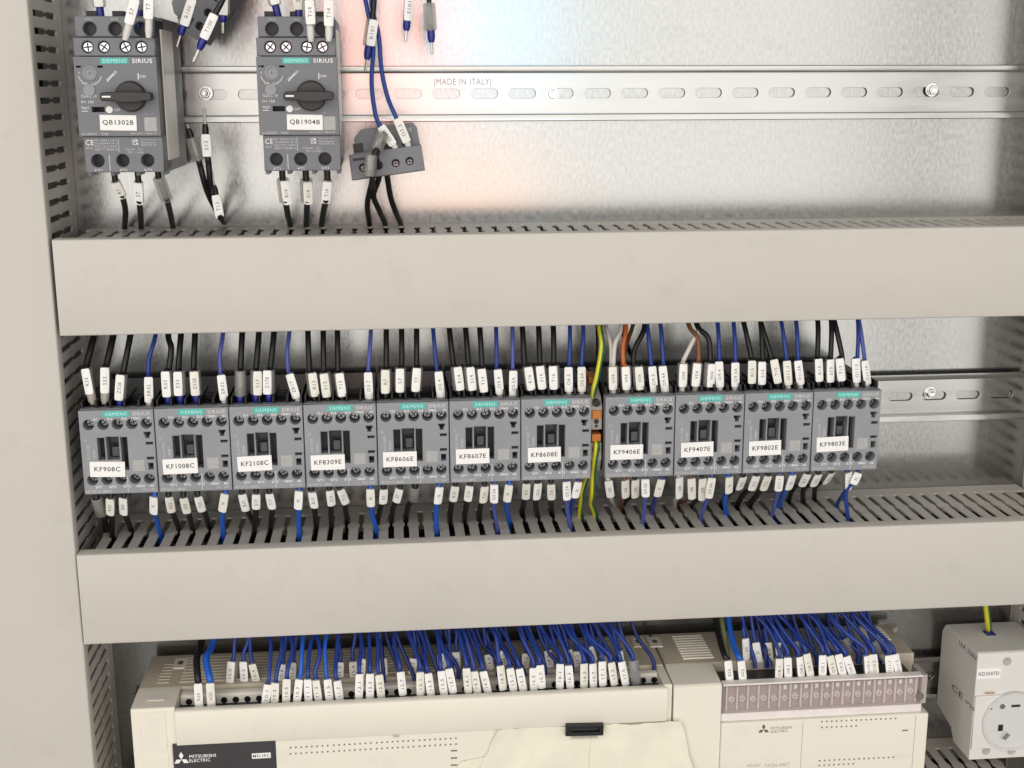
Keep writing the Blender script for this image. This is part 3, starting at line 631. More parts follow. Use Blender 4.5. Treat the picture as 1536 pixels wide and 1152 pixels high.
# contactor number, zoom, colour, radius, wire points from the duct down, tag top, tag bottom, text, style, ferrule
TOPW = [
 (0, zA, BK, 2.1, [(320, 110), (285, 270)], (278, 290), (306, 440), 'R32', 'tag', 'grey'), (0, zA, BK, 2.1, [(437, 105), (405, 270)], (390, 282), (390, 436), 'S32', 'tag', 'grey'),
 (0, zA, BK, 1.9, [(540, 105), (505, 315)], (492, 327), (482, 476), 'Z32B', .3, 'blue'), (0, zA, BL, 1.35, [(690, 105), (655, 230), (647, 325)], (652, 342), (655, 490), 'ER32', 'tag', 'white'),
 (1, zA, BK, 1.9, [(770, 97), (787, 170), (770, 295)], (760, 306), (770, 456), 'R33', .2, 'blue'), (1, zA, BK, 1.9, [(845, 100), (836, 295)], (838, 306), (843, 450), 'S33', .5, 'blue'),
 (1, zA, BK, 1.9, [(930, 95), (928, 295)], (928, 304), (938, 450), 'Z33B', .3, 'blue'), (1, zA, VI, 1.35, [(1097, 92), (1080, 200), (1080, 320)], (1086, 327), (1106, 480), 'ER33', 'tag', 'white'),
 (2, zA, BK, 1.9, [(1213, 88), (1207, 300)], (1202, 306), (1202, 456), '', 'blank', 'blue'), (2, zA, BK, 1.9, [(1313, 88), (1300, 295)], (1297, 304), (1297, 446), 'S17', -.6, 'blue'),
 (2, zA, BK, 1.9, [(1403, 88), (1385, 290)], (1375, 300), (1375, 441), 'Z17B', .6, 'blue'), (2, zA, VI, 1.35, [(1495, 88), (1483, 190), (1488, 305)], (1500, 320), (1545, 468), 'ER17', 'tag', 'white'),
 (3, zB, BK, 1.8, [(168, 82), (180, 300)], (185, 316), (205, 456), 'R13', -.4, 'black'), (3, zB, BK, 1.8, [(260, 82), (265, 300)], (267, 316), (285, 460), 'S13', .4, 'black'),
 (3, zB, BK, 1.8, [(345, 82), (350, 300)], (353, 316), (372, 456), 'T13', -.4, 'black'), (3, zB, VI, 1.35, [(545, 78), (530, 300)], (530, 313), (537, 470), 'O3.7', 'tag', 'white'),
 (4, zB, BK, 1.8, [(638, 72), (638, 280)], (635, 296), (635, 436), 'R7', .3, 'black'), (4, zB, BK, 1.8, [(730, 72), (730, 275)], (722, 287), (722, 431), 'S7', .3, 'black'),
 (4, zB, BK, 1.8, [(820, 72), (820, 272)], (825, 285), (816, 426), 'T7', .4, 'black'), (4, zB, BL, 1.35, [(920, 70), (940, 290)], (950, 306), (965, 466), 'O5.4', 'tag', 'white'),
 (5, zB, BK, 1.8, [(1018, 68), (1040, 265)], (1055, 279), (1072, 420), 'R14', -.5, 'black'), (5, zB, BK, 1.8, [(1115, 68), (1130, 265)], (1132, 280), (1147, 420), 'S14', -.3, 'black'),
 (5, zB, BK, 1.8, [(1200, 65), (1210, 280)], (1203, 290), (1219, 430), 'T14', -.4, 'black'), (5, zB, BL, 1.35, [(1297, 63), (1297, 280)], (1306, 293), (1320, 445), 'O5.6', 'tag', 'white'),
 (5, zB, VI, 1.35, [(1395, 62), (1393, 290)], (1397, 301), (1396, 460), 'O5.5A', 'tag', 'white'),
 (6, zC, BK, 1.8, [(135, 98), (145, 305)], (165, 318), (185, 458), 'R16', -.3, 'black'), (6, zC, BK, 1.8, [(232, 95), (235, 300)], (240, 313), (255, 450), 'S16', .3, 'black'),
 (6, zC, BK, 1.8, [(320, 93), (318, 300)], (322, 313), (327, 452), 'T16', .4, 'black'), (6, zC, BL, 1.35, [(420, 92), (410, 308)], (411, 321), (413, 468), 'O6.5', 'tag', 'white'),
 (6, zC, BL, 1.35, [(500, 92), (483, 305)], (487, 319), (489, 468), 'O5.6A', 'tag', 'white'),
 (7, zC, WH, 1.5, [(725, 92), (690, 180), (683, 305)], (678, 316), (680, 456), 'U04', .5, 'white'), (7, zC, OR, 1.5, [(755, 90), (738, 200), (745, 305)], (753, 316), (760, 455), 'V04', .3, 'grey'),
 (7, zC, BK, 1.7, [(865, 88), (810, 210), (805, 305)], (825, 316), (836, 456), 'W04', -.3, 'black'), (7, zC, BL, 1.35, [(885, 85), (900, 300)], (908, 318), (922, 470), 'O9.5', 'tag', 'white'),
 (7, zC, BL, 1.35, [(965, 85), (972, 298)], (974, 313), (990, 470), 'O9.4A', 'tag', 'white'),
 (8, zC, WH, 1.5, [(1190, 92), (1155, 170), (1105, 285)], (1098, 299), (1093, 440), 'U04', .3, 'white'), (8, zC, BR, 1.5, [(1135, 76), (1185, 150), (1196, 285)], (1184, 296), (1172, 436), 'V04', .3, 'grey'),
 (8, zC, BK, 1.7, [(1185, 76), (1250, 150), (1266, 285)], (1258, 298), (1247, 440), 'W04', -.4, 'black'), (8, zC, BL, 1.35, [(1307, 72), (1307, 278)], (1312, 289), (1318, 440), 'O9.4', 'tag', 'white'),
 (8, zC, BL, 1.35, [(1403, 70), (1403, 282)], (1408, 293), (1408, 440), 'O9.5A', 'tag', 'white'),
 (9, zD, BK, 1.7, [(145, 68), (182, 270)], (190, 281), (188, 420), 'R15', 'tag', 'black'), (9, zD, BK, 1.7, [(245, 65), (245, 275)], (247, 288), (245, 426), 'S15', 'tag', 'black'),
 (9, zD, BK, 1.7, [(248, 65), (300, 265)], (320, 276), (345, 415), 'T15', 'tag', 'black'), (9, zD, BL, 1.35, [(370, 62), (388, 270)], (397, 284), (407, 426), 'O11.1', 'tag', 'white'),
 (9, zD, BL, 1.35, [(457, 60), (457, 268)], (464, 282), (480, 425), 'O11.0A', 'tag', 'white'),
 (10, zD, BK, 1.7, [(587, 58), (572, 260)], (585, 273), (590, 405), 'R13', 'tag', 'black'), (10, zD, BK, 1.7, [(668, 55), (650, 265)], (655, 276), (655, 410), 'S15', 'tag', 'black'),
 (10, zD, BK, 1.7, [(688, 55), (720, 255)], (715, 268), (728, 400), 'T13', .3, 'black'), (10, zD, BL, 1.35, [(828, 52), (810, 258)], (808, 271), (816, 411), 'O11.0', 'tag', 'white'),
 (10, zD, VI, 1.35, [(835, 52), (853, 262)], (862, 281), (878, 426), 'O11.1A', 'tag', 'white')]
CN = {BK: 'black', BL: 'blue', VI: 'blue', WH: 'white', BR: 'brown', OR: 'orange-brown', 'wire_blue_bright': 'bright blue'}
cnt = {}
for (k, z, col, r, pts, tt, tb, text, sty, fer) in TOPW:
    j = cnt.get(k, 0); cnt[k] = j+1
    P = [px(*z(*p), 58+6*i) for i, p in enumerate(pts)]
    tb_ = px(*z(*tb), 71); tt_ = px(*z(*tt), 70)
    P[-1] = (P[-1][0], 68, P[-1][2])
    up = (P[0][0]+(P[0][0]-P[1][0])*.25, 44, P[0][2]+14)
    end = (tb_[0], 71.5, -2)
    lab = ('%s wire with marker %s going into the top of contactor %s' % (CN[col], text, KID[k])) if text else '%s wire in a blank clear sleeve going into the top of contactor %s' % (CN[col], KID[k])
    wire(lab, 'wires into the contactor tops', col, r, [up]+P+[tt_, tb_, end], (tt_, tb_), text, sty, fer, 0, random.uniform(-.15, .15), fl=7 if fer == 'grey' else 5.5)

def zE(x, y): return 60+.29167*x, 690+.29167*y
def zF(x, y): return 480+.29167*x, 690+.29167*y
def zG(x, y): return 860+.29167*x, 690+.29167*y
BOTW = [
 (0, zE, BK, 1.9, (290, 195), (318, 280), [(330, 300), (345, 372)], '', 'blank'), (0, zE, BK, 1.9, (365, 190), (367, 272), [(370, 300), (372, 400)], 'R32', 'tag'), (0, zE, BK, 1.8, (432, 185), (436, 270), [(446, 300), (468, 368)], 'S04', 'tag'), (0, zE, 'wire_blue_bright', 1.7, (590, 180), (590, 268), [(596, 300), (618, 385)], 'N', 'tag'),
 (1, zE, BK, 1.8, (662, 180), (676, 256), [(690, 290), (715, 362)], 'R33', 'tag'), (1, zE, BK, 1.8, (738, 185), (756, 260), [(770, 295), (785, 362)], 'S33', 'tag'), (1, zE, BK, 1.8, (810, 178), (832, 252), [(850, 280), (870, 350)], 'T33', 'tag'), (1, zE, 'wire_blue_bright', 1.7, (955, 165), (941, 256), [(937, 300), (942, 388)], 'N', 'tag'),
 (2, zE, BK, 1.8, (1038, 165), (1058, 250), [(1078, 285), (1105, 345)], 'R17', 'tag'), (2, zE, BK, 1.8, (1112, 165), (1112, 242), [(1110, 290), (1103, 375)], 'S17', 'tag'), (2, zE, BK, 1.8, (1180, 163), (1196, 239), [(1194, 280), (1186, 362)], 'T17', 'tag'), (2, zE, 'wire_blue_bright', 1.7, (1335, 150), (1330, 246), [(1330, 300), (1334, 392)], 'N', 'tag'),
 (3, zE, BK, 1.8, (1395, 150), (1408, 230), [(1415, 280), (1422, 355)], 'R13', -.5), (3, zE, BK, 1.8, (1488, 147), (1497, 222), [(1497, 280), (1500, 350)], 'S13', 'tag'), (3, zF, BK, 1.8, (100, 142), (130, 215), [(132, 260), (142, 325)], 'T13', 'tag'), (3, zF, 'wire_blue_bright', 1.7, (260, 140), (263, 230), [(268, 280), (292, 370)], 'N', 'tag'),
 (4, zF, BK, 1.8, (327, 140), (322, 212), [(308, 260), (295, 335)], 'R7', 'tag'), (4, zF, BK, 1.8, (413, 138), (396, 205), [(376, 250), (368, 325)], 'S7', 'tag'), (4, zF, BK, 1.8, (490, 135), (480, 203), [(455, 235), (442, 310)], '', 'blank'), (4, zF, 'wire_blue_bright', 1.7, (613, 130), (602, 217), [(597, 270), (600, 372)], 'N', 'tag'),
 (5, zF, BK, 1.8, (697, 125), (685, 200), [(673, 245), (668, 330)], 'R14', 'tag'), (5, zF, BK, 1.8, (773, 122), (762, 200), [(750, 245), (742, 325)], 'S14', 'tag'), (5, zF, BK, 1.8, (845, 125), (836, 208), [(824, 245), (818, 315)], 'T14', 'tag'), (5, zF, VI, 1.35, (897, 118), (897, 212), [(897, 260), (912, 362)], 'O5.5A', 'tag'), (5, zF, 'wire_blue_bright', 1.7, (975, 118), (963, 204), [(960, 250), (974, 320)], 'N', 'tag'),
 (6, zF, BK, 1.8, (1062, 110), (1058, 188), [(1046, 225), (1040, 275)], 'R16', 'tag'), (6, zF, BK, 1.8, (1118, 110), (1110, 190), [(1110, 235), (1118, 295)], 'S16', 'tag'), (6, zF, BK, 1.8, (1188, 112), (1190, 192), [(1188, 230), (1192, 280)], 'T16', 'tag'), (6, zF, VI, 1.5, (1265, 105), (1268, 196), [(1272, 260), (1288, 352)], 'O5.5A', 'tag'), (6, zF, BL, 1.4, (1327, 103), (1308, 186), [(1294, 240), (1282, 335)], 'N', 'tag'),
 (7, zG, WH, 1.5, (178, 95), (190, 180), [(198, 208), (214, 240)], 'U0A', 'tag'), (7, zG, BR, 1.5, (262, 95), (264, 182), [(252, 205), (246, 250)], 'V0A', 'tag'), (7, zG, BK, 1.5, (315, 92), (314, 181), [(290, 192), (258, 235)], 'W0A', 'tag'), (7, zG, VI, 1.35, (370, 90), (372, 181), [(366, 240), (357, 332)], 'O9.5A', 'tag'), (7, zG, BL, 1.5, (452, 90), (430, 176), [(414, 220), (405, 282)], 'N', 'tag'),
 (8, zG, WH, 1.5, (540, 80), (538, 185), [(522, 205), (522, 240)], 'U0B', 'tag'), (8, zG, BR, 1.5, (605, 85), (608, 188), [(582, 208), (545, 225)], 'V0B', 'tag'), (8, zG, BK, 1.5, (662, 85), (658, 196), [(630, 212), (605, 240)], 'W0B', 'tag'), (8, zG, VI, 1.35, (712, 85), (695, 186), [(676, 235), (654, 312)], 'O9.4A', 'tag'), (8, zG, 'wire_blue_bright', 1.8, (797, 78), (794, 159), [(778, 200), (786, 282)], 'N', 'tag'),
 (9, zG, BK, 2.0, (870, 75), (846, 137), [(806, 165), (762, 232)], 'R15', 'tag'), (9, zG, BK, 2.0, (940, 70), (914, 141), [(876, 175), (842, 242)], 'S15', 'tag'), (9, zG, BK, 2.0, (1000, 70), (974, 141), [(944, 180), (905, 240)], 'T15', 'tag'), (9, zG, VI, 1.35, (1062, 70), (1052, 151), [(1040, 210), (1020, 292)], 'O11.1', 'tag'), (9, zG, 'wire_blue_bright', 1.8, (1125, 65), (1100, 141), [(1080, 180), (1056, 247)], 'N', 'tag'),
 (10, zG, BK, 1.8, (1205, 60), (1174, 121), [(1135, 140), (1105, 215)], 'R13', 'tag'), (10, zG, BK, 1.8, (1258, 62), (1230, 121), [(1185, 150), (1180, 222)], 'S15', 'tag'), (10, zG, BK, 1.8, (1325, 55), (1290, 107), [(1248, 135), (1238, 205)], 'T13', 'tag'), (10, zG, BL, 1.4, (1408, 55), (1408, 146), [(1385, 180), (1352, 242)], 'O11.1', 'tag'), (10, zG, BL, 1.4, (1465, 60), (1438, 117), [(1402, 170), (1412, 316)], 'N', 'tag')]
cnt = {}
for (k, z, col, r, tt, tb, pts, text, sty) in BOTW:
    j = cnt.get(k, 0); cnt[k] = j+1
    e = pz(*z(*pts[-1]), A2-2.5); e = (e[0], max(14, min(74, e[1])), e[2])
    tt_ = px(*z(*tt), 76); d1 = 76+(e[1]-76)*.2; tb_ = px(*z(*tb), d1)
    m = [px(*z(*p), d1+(e[1]-d1)*(i+1)/(len(pts))) for i, p in enumerate(pts[:-1])]
    start = (tt_[0], 74, -HC+2)
    what = 'marker %s' % text if text else 'a blank clear sleeve'
    wire('%s wire with %s leaving the bottom of contactor %s' % (CN[col], what, KID[k]), 'wires below the contactors', col, r, [start, tt_, tb_]+m+[e, (e[0], e[1]-1, e[2]-14)], (tt_, tb_), text, sty, None, 0, random.uniform(-.2, .2), ink='ink_red' if (k, j) == (1, 0) else 'ink_grey')

YG = ('wire_yellow', 'wire_green')
def yg(label, P, r=1.9): wire(label, 'green and yellow earth wires', YG, r, P)
yg('green and yellow earth wire curving down from the upper duct into the earth terminal', [(px(*zC(600, 40), 52)), px(*zC(600, 90), 58), px(*zC(612, 200), 64), px(*zC(585, 370), 66), px(*zC(556, 490), 70), px(*zC(566, 560), 71)])
yg('green and yellow earth wire from the earth terminal port down to the lower duct', [px(*zC(574, 770), 74), px(*zC(580, 800), 79), px(*zC(562, 930), 74), px(*zC(555, 1080), 64), px(*zG(92, 220), 50), pz(*zG(112, 285), A2-2), (pz(*zG(112, 285), A2-2)[0], 40, A2-16)])
yg('shorter green and yellow earth wire emerging below contactor KF8608E beside the other', [px(*zC(560, 880), 52), px(*zC(530, 960), 58), px(*zC(495, 1060), 58), px(*zF(1345, 200), 52), pz(*zF(1336, 290), A2-2), (pz(*zF(1336, 290), A2-2)[0], 36, A2-16)])
wire('black wire dropping behind the green and yellow wire to the earth terminal', 'loose wires around the earth terminal', BK, 1.7, [px(*zC(590, 40), 40), px(*zC(588, 90), 44), px(*zC(590, 300), 48), px(*zC(560, 430), 40), px(*zC(552, 520), 30)])
wire('white wire looping left beside the U04 wire above contactor KF9406E', 'wires into the contactor tops', WH, 1.4, [px(*zC(632, 60), 48), px(*zC(640, 100), 54), px(*zC(665, 190), 62), px(*zC(668, 310), 67), (px(*zC(668, 460), 70)), (px(*zC(668, 460), 70)[0], 70, -2)])
wire('thin brown wire crossing behind the W04 wire above contactor KF9406E', 'wires into the contactor tops', BR, 1.4, [px(*zC(800, 60), 42), px(*zC(790, 95), 46), px(*zC(755, 200), 54), px(*zC(730, 320), 62), (px(*zC(735, 460), 66)), (px(*zC(735, 460), 66)[0], 66, -2)])
wire('black wire crossing over the brown wires above contactor KF9406E', 'wires into the contactor tops', BK, 1.6, [px(*zC(735, 60), 40), px(*zC(740, 120), 44), px(*zC(770, 210), 50), px(*zC(805, 290), 58), px(*zC(800, 460), 62), (px(*zC(800, 460), 62)[0], 62, -2)])

# ---- wires around the motor starters
def q1(x, y): return .25*x, .25*y
def q2(x, y): return 340+.25*x, .25*y
def q5(x, y): return .29167*x, 200+.29167*y
def q6(x, y): return 400+.29167*x, 220+.29167*y
def qwire(lab, z, col, r, start, tt, tb, pts, text, sty):
    e = pz(*z(*pts[-1]), A1-2.5); e = (e[0], max(8, min(74, e[1])), A1-2.5)
    tt_ = px(*z(*tt), 92); tb_ = px(*z(*tb), 85)
    m = [px(*z(*p), 85+(e[1]-85)*(i+1)/len(pts)) for i, p in enumerate(pts[:-1])]
    wire(lab, 'wires below the motor starters', col, r, [(tt_[0], 93, 147), tt_, tb_]+m+[(e[0], e[1], e[2]), (e[0], e[1]-2, e[2]-14)], (tt_, tb_), text, sty, None, 0, random.uniform(-.2, .2))
qwire('black wire with marker R7 under the left terminal of starter QB1302B', q5, BK, 1.8, (560, 215), (592, 242), (630, 325), [(645, 400), (650, 490)], 'R7', 'tag')
qwire('black wire with marker S7 under the middle terminal of starter QB1302B', q5, BK, 1.8, (700, 215), (712, 246), (717, 355), [(723, 420), (733, 490)], 'S7', 'tag')
qwire('black wire in a blank clear sleeve under the right terminal of starter QB1302B', q5, BK, 1.8, (800, 215), (815, 225), (860, 345), [(878, 420), (892, 490)], '', 'blank')
qwire('black wire with marker R14 under the left terminal of starter QB1904B', q6, BK, 1.9, (70, 140), (82, 165), (98, 284), [(108, 350), (124, 412)], 'R14', -.7)
qwire('black wire with marker S14 under the middle terminal of starter QB1904B', q6, BK, 1.9, (200, 140), (203, 168), (208, 284), [(206, 350), (204, 412)], 'S14', -.4)
qwire('black wire with marker T14 under the right terminal of starter QB1904B', q6, BK, 1.9, (310, 140), (313, 168), (303, 282), [(290, 350), (285, 408)], 'T14', 'tag')
# top terminals of the starters
def topq(lab, z, col, r, tt, tb, text, sty, fer, endz, x2=None, dd=88, tw=0.0):
    tt_ = px(*z(*tt), dd); tb_ = px(*z(*tb), dd)
    k = (Vector(tt_)-Vector(tb_)).normalized()
    wire(lab, 'wires into the starter tops', col, r, [tuple(Vector(tt_)+k*30+Vector((0, -20, 0))), tuple(Vector(tt_)+k*8), tt_, tb_, tuple(Vector(tb_)-k*5)], (tt_, tb_), text, sty, fer, 0, tw, fl=endz)
topq('dark wire with blue ferrule at the left top terminal of starter QB1302B', q1, BK, 1.6, (578, -110), (598, 42), 'R7', -.2, 'blue', 14, dd=84)
topq('leaning wire with marker S7 at the middle top terminal of starter QB1302B', q1, VI, 1.5, (815, -5), (775, 145), 'S7', 'tag', 'white', 9, dd=112)
topq('wire with upright marker and white ferrule at the right top of starter QB1302B', q1, VI, 1.5, (895, -30), (893, 115), 'T7', 'tag', 'white', 10, dd=110)
topq('dark wire in a clear sleeve between the top terminals of starter QB1302B', q1, 'wire_violet', 1.4, (850, -40), (838, 60), '', 'blank', 'blue', 10, dd=98)
topq('dark wire with blue ferrule at the left top terminal of starter QB1904B', q2, BK, 1.6, (262, -90), (292, 30), 'R14', -.3, 'blue', 12, dd=84)
topq('wire with marker S14 and blue ferrule at the middle top of starter QB1904B', q2, BK, 1.6, (422, -90), (432, 58), 'S14', 'tag', 'blue', 12, dd=84)
topq('grey sleeved wire with marker leaning over the right top of starter QB1904B', q2, VI, 1.5, (490, 0), (500, 150), 'T14', -.4, 'white', 9, dd=110)
topq('wire with upright marker at the right top corner of starter QB1904B', q2, VI, 1.5, (613, 0), (613, 160), 'T14', 'tag', 'white', 8, dd=110)
# free wires with bare ferrules hanging from above
def hang(lab, z, col, r, pts, tt, tb, text, sty, fl, pin, dd, tw=0.0, fer='blue'):
    P = [px(*z(*p), dd) for p in pts]; tt_ = px(*z(*tt), dd); tb_ = px(*z(*tb), dd); k = (Vector(tt_)-Vector(tb_)).normalized()
    wire(lab, 'loose ferruled wires hanging free', col, r, P+[tt_, tb_, tuple(Vector(tb_)-k*2)], (tt_, tb_), text, sty, fer, pin, tw, fl=fl, rf=2.3)
hang('loose black wire with clear sleeve and blue ferrule above starter QB1302B', q1, BK, 1.6, [(1160, -120)], (1150, -10), (1100, 150), 'R100', -.5, 6, 7, 84)
hang('loose black wire with marker T100 and blue ferrule pointing down left', q1, BK, 1.7, [(1370, -100), (1335, 0)], (1290, 85), (1222, 235), 'T100', 'tag', 6.5, 8, 90)
hang('loose black wire with blue ferrule right of the one marked T100', q1, BK, 1.4, [(1335, -120)], (1340, -60), (1338, 92), '', -.3, 4, 6, 76)
hang('loose black wire with folded marker and blue ferrule above the auxiliary switch', q2, BK, 1.7, [(895, -120), (885, 0)], (875, 118), (853, 275), 'R101', -.6, 8, 7, 70)
hang('loose wire with marker and dark pin at the top right of the auxiliary switch', q2, BK, 1.5, [(1105, -150)], (1092, -30), (1082, 122), 'S101', 'tag', 6, 6, 66, 0.3)
hang('loose black wire in a blank clear sleeve, rightmost of the hanging ferrules', q2, BK, 1.5, [(1212, -120)], (1215, 20), (1225, 182), '', 'blank', 7, 7, 66)
# two blue wires to the auxiliary switch
def path_wire(lab, grp, col, r, pts, tag=None, text='', sty='tag', fer=None, **kw):
    P = [px(*p) for p in pts]; T = (px(*tag[0]), px(*tag[1])) if tag else None
    wire(lab, grp, col, r, P, T, text, sty, fer, **kw)
path_wire('left of the two blue wires running down into the dangling auxiliary switch', 'wires of the dangling auxiliary switch', BL, 1.35, [(*q2(812, -100), 62), (*q2(845, 60), 66), (*q2(880, 260), 68), (*q2(870, 480), 74), (*q2(885, 640), 78), (*q2(915, 745), 80), (*q2(1005, 870), 80)], ((*q2(925, 758), 80), (*q2(1000, 868), 80)), 'O3.1', 'tag', 'white', fl=3)
path_wire('right of the two blue wires running down into the dangling auxiliary switch', 'wires of the dangling auxiliary switch', BL, 1.35, [(*q2(860, -100), 64), (*q2(875, 60), 66), (*q2(912, 210), 68), (*q2(930, 420), 72), (*q2(965, 580), 76), (*q2(1015, 700), 80), (*q2(1085, 850), 80)], ((*q2(1022, 712), 80), (*q2(1082, 852), 80)), 'O3.3', 'tag', 'white', fl=3)
e = pz(*q6(530, 412), A1-2.5)
def aux_tail(lab, pts, end, **kw):
    e = pz(*q6(*end), A1-2.5)
    wire(lab, 'wires of the dangling auxiliary switch', BK, 1.8, [px(*p) for p in pts]+[(e[0], max(10, e[1]), e[2]), (e[0], max(9, e[1]-1), e[2]-14)], **kw)
aux_tail('leftmost black wire below the dangling auxiliary switch', [(*q2(945, 800), 84), (*q2(905, 900), 90), (*q2(880, 1040), 90), (*q6(540, 190), 74), (*q6(518, 300), 50)], (530, 412), tag=(px(*q2(935, 800), 86), px(*q2(900, 900), 89)), text='', style='blank')
aux_tail('middle black wire crossing below the dangling auxiliary switch', [(*q2(900, 960), 86), (*q2(915, 1060), 76), (*q6(550, 250), 62), (*q6(580, 330), 50)], (612, 405))
aux_tail('right black wire arching from the dangling auxiliary switch to the upper duct', [(*q2(958, 1020), 66), (*q6(620, 150), 66), (*q6(638, 260), 56), (*q6(665, 340), 46)], (692, 405))
wire('short black wire with a clear sleeve lying across the dangling auxiliary switch', 'wires of the dangling auxiliary switch', BK, 1.6, [px(*q2(935, 850), 88), px(*q2(885, 930), 92), px(*q2(875, 1065), 92), px(*q2(880, 1130), 84)], (px(*q2(868, 930), 93), px(*q2(858, 1055), 93)), '', 'blank')
# free wires standing up from the upper duct between the starters
def stand(lab, pts, tt, tb, text, sty, fer, pin, dd, end):
    e = pz(*q5(*end), A1-2.5); T = [px(*q5(*p), d) for p, d in zip(pts, dd)]
    tt_ = px(*q5(*tt), dd[0]); tb_ = px(*q5(*tb), dd[0]); k = (Vector(tt_)-Vector(tb_)).normalized()
    # ferrule sits at the upper end: hand the tag over upside down
    wire(lab, 'loose wires standing up from the upper duct', BK, 1.8, [(e[0], e[1]-1, e[2]-14), (e[0], e[1], e[2])]+T[::-1]+[tb_, tt_, tuple(Vector(tt_)+k*2)], (tb_, tt_), text, sty, fer, pin, 0.1, fl=6, rf=1.9, at_end=False, flip=True)
stand('loose black wire in a blank clear sleeve standing beside starter QB1302B', [(1028, 160), (1070, 310)], (985, 25), (1022, 140), '', 'blank', 'black', 2, (72, 60), (1145, 468))
stand('loose black wire with marker S13 and upright pin beside starter QB1302B', [(1072, 150), (1090, 300)], (1058, 5), (1066, 118), 'S13', 'tag', 'black', 9, (76, 64), (1150, 470))
stand('loose black wire with marker T13 leaning out of the upper duct', [(1140, 440)], (1110, 318), (1132, 432), 'T13', 'tag', 'black', 9, (62,), (1155, 470))

# ================================================================ long controller
ZT = -197.6; X0, X1 = 17.6, 372.4; PF = 86.0
G3 = 'cream programmable controllers'
t = thing('controller', 'long cream programmable controller with black name panel at its left end', 'controller', (195, 8, -288), G3)
put('rear_body', MB().box(X0, X1, 8, 58, -288, ZT).mesh('rear_body', 'plc_cream_shaded', 1.0), t)
put('terminal_floor', MB().box(X0+28, X1-5, 58, 84, -288, ZT-9).mesh('terminal_floor', 'plc_black', 0.3), t)
endc = put('end_cap', MB().prism_x([(58.05, -288), (58.05, ZT), (66, ZT), (85, ZT-.6), (86, ZT-1.6), (86, -288)], X0, X0+28).mesh('end_cap', 'plc_cream', 0.6), t)
put('end_cap', MB().box(X1-5.6, X1, 58.05, 86, -288, ZT-1).mesh('end_cap', 'plc_cream', 0.6), t)
put('end_panel', MB().box(X0+5.5, X0+22, 85.9, 86.5, -228, ZT-3).mesh('end_panel', 'plc_cream', 0.3), t)
put('end_panel', MB().box(X0+1.5, X0+22, 85.9, 86.4, -287, -232).mesh('end_panel', 'plc_cream', 0.3), t)
put('recess_label', MB().box(X0+9, X0+20, 70, 76, ZT-.2, ZT+.25).mesh('recess_label', 'terminal_light', 0.1), t)
b = MB()
for k in range(9): b.box(X0+26, X1-16, 13+k*4.6, 15.3+k*4.6, ZT-.2, ZT+.8)
for k in range(7): b.box(X0+11, X0+19, 22+k*4.6, 24+k*4.6, ZT-.2, ZT+.6)
put('vent_ribs', b.mesh('vent_ribs', 'plc_cream_shaded', 0.2, seg=1), t, kind='stuff')
def boss(par, u, v, nm='screw_boss'):
    p = pz(u, v, ZT+.4)
    o = put(nm, MB().box(p[0]-4.6, p[0]+4.6, p[1]-8, p[1]+8, ZT-.3, ZT+.9).mesh(nm, 'plc_cream', 0.4), par)
    bb = MB(); n = 14
    vs = [(p[0]+2.0*math.cos(6.2832*k/n), p[1]+3.0*math.sin(6.2832*k/n), ZT+.95) for k in range(n)]
    bb.add(vs, [tuple(range(n))]); put('screw_hole', bb.mesh('screw_hole', 'plc_black', smooth=False), o)
boss(t, 957, 963); boss(t, 271, 995)
put('terminal_bar', MB().prism_x([(59, ZT-9), (59, ZT-3.5), (60, ZT-2.2), (63, ZT-1.6), (66, ZT-2.2), (67, ZT-3.5), (67, ZT-9)], X0+28.5, X1-6).mesh('terminal_bar', 'plc_cream', 0.3), t)
for k in range(42):
    x = X0+34+k*7.62
    if k < 5 or k % 1 == 0: put('terminal_well', MB().lathe_d(x, ZT-6.6, [(0.1, 66.5), (2.2, 66.5), (2.2, 67.3), (0.1, 67.35)], 10).mesh('terminal_well', 'black_plastic') if k == 0 else WELL, t, Wt((k*7.62, 0, 0))) if k else None
    if k == 0: WELL = MB().lathe_d(x, ZT-6.6, [(0.1, 66.5), (2.2, 66.5), (2.2, 67.3), (0.1, 67.35)], 10).mesh('terminal_well', 'black_plastic'); put('terminal_well', WELL, t)
put('terminal_cover', MB().prism_x([(82.5, ZT-3), (82.5, ZT-2.6), (84, ZT-1.8), (88.6, ZT-1.8), (89.6, ZT-2.6), (90, ZT-4), (90, -222.5), (89.4, -223.4), (84, -223.4), (84, ZT-4)], X0+28.6, X1-4.2).mesh('terminal_cover', 'plc_cream', 0.0, angle=40), t)
PX = px(413, 1115, 87.5)[0]
put('front_panel', MB().box(PX, X1-5.7, 58.1, 87.3, -288, -223.6).mesh('front_panel', 'plc_cream', 0.5), t)
np_ = put('name_panel', MB().box(X0+25.2, PX-.2, 58.1, 87.9, -288, -222.0-1.7).mesh('name_panel', 'plc_black', 0.4), t)
def diamonds(par, cx, cz, d, s, mat):
    b = MB()
    for a in (90, 210, 330):
        a = math.radians(a); u = Vector((math.cos(a), math.sin(a))); v = Vector((-u.y, u.x))
        q = [Vector((0, 0)), u*s*.5+v*s*.29, u*s, u*s*.5-v*s*.29]
        b.add([(cx+p.x, d, cz+p.y) for p in q], [(0, 1, 2, 3)])
    put('emblem', b.mesh('emblem', mat, smooth=False), par)
pl = px(272, 1138, 88.0); diamonds(np_, pl[0], pl[2]-.6, 88.0, 5.4, 'white_print')
pl = px(304, 1136, 88.0); letter(np_, 'MITSUBISHI', pl[0], 88.0, pl[2]+1.0, 2.3, 17.0, 'white_print', bold=.015); letter(np_, 'ELECTRIC', pl[0]-2, 88.0, pl[2]-2.0, 2.3, 13.4, 'white_print', bold=.015)
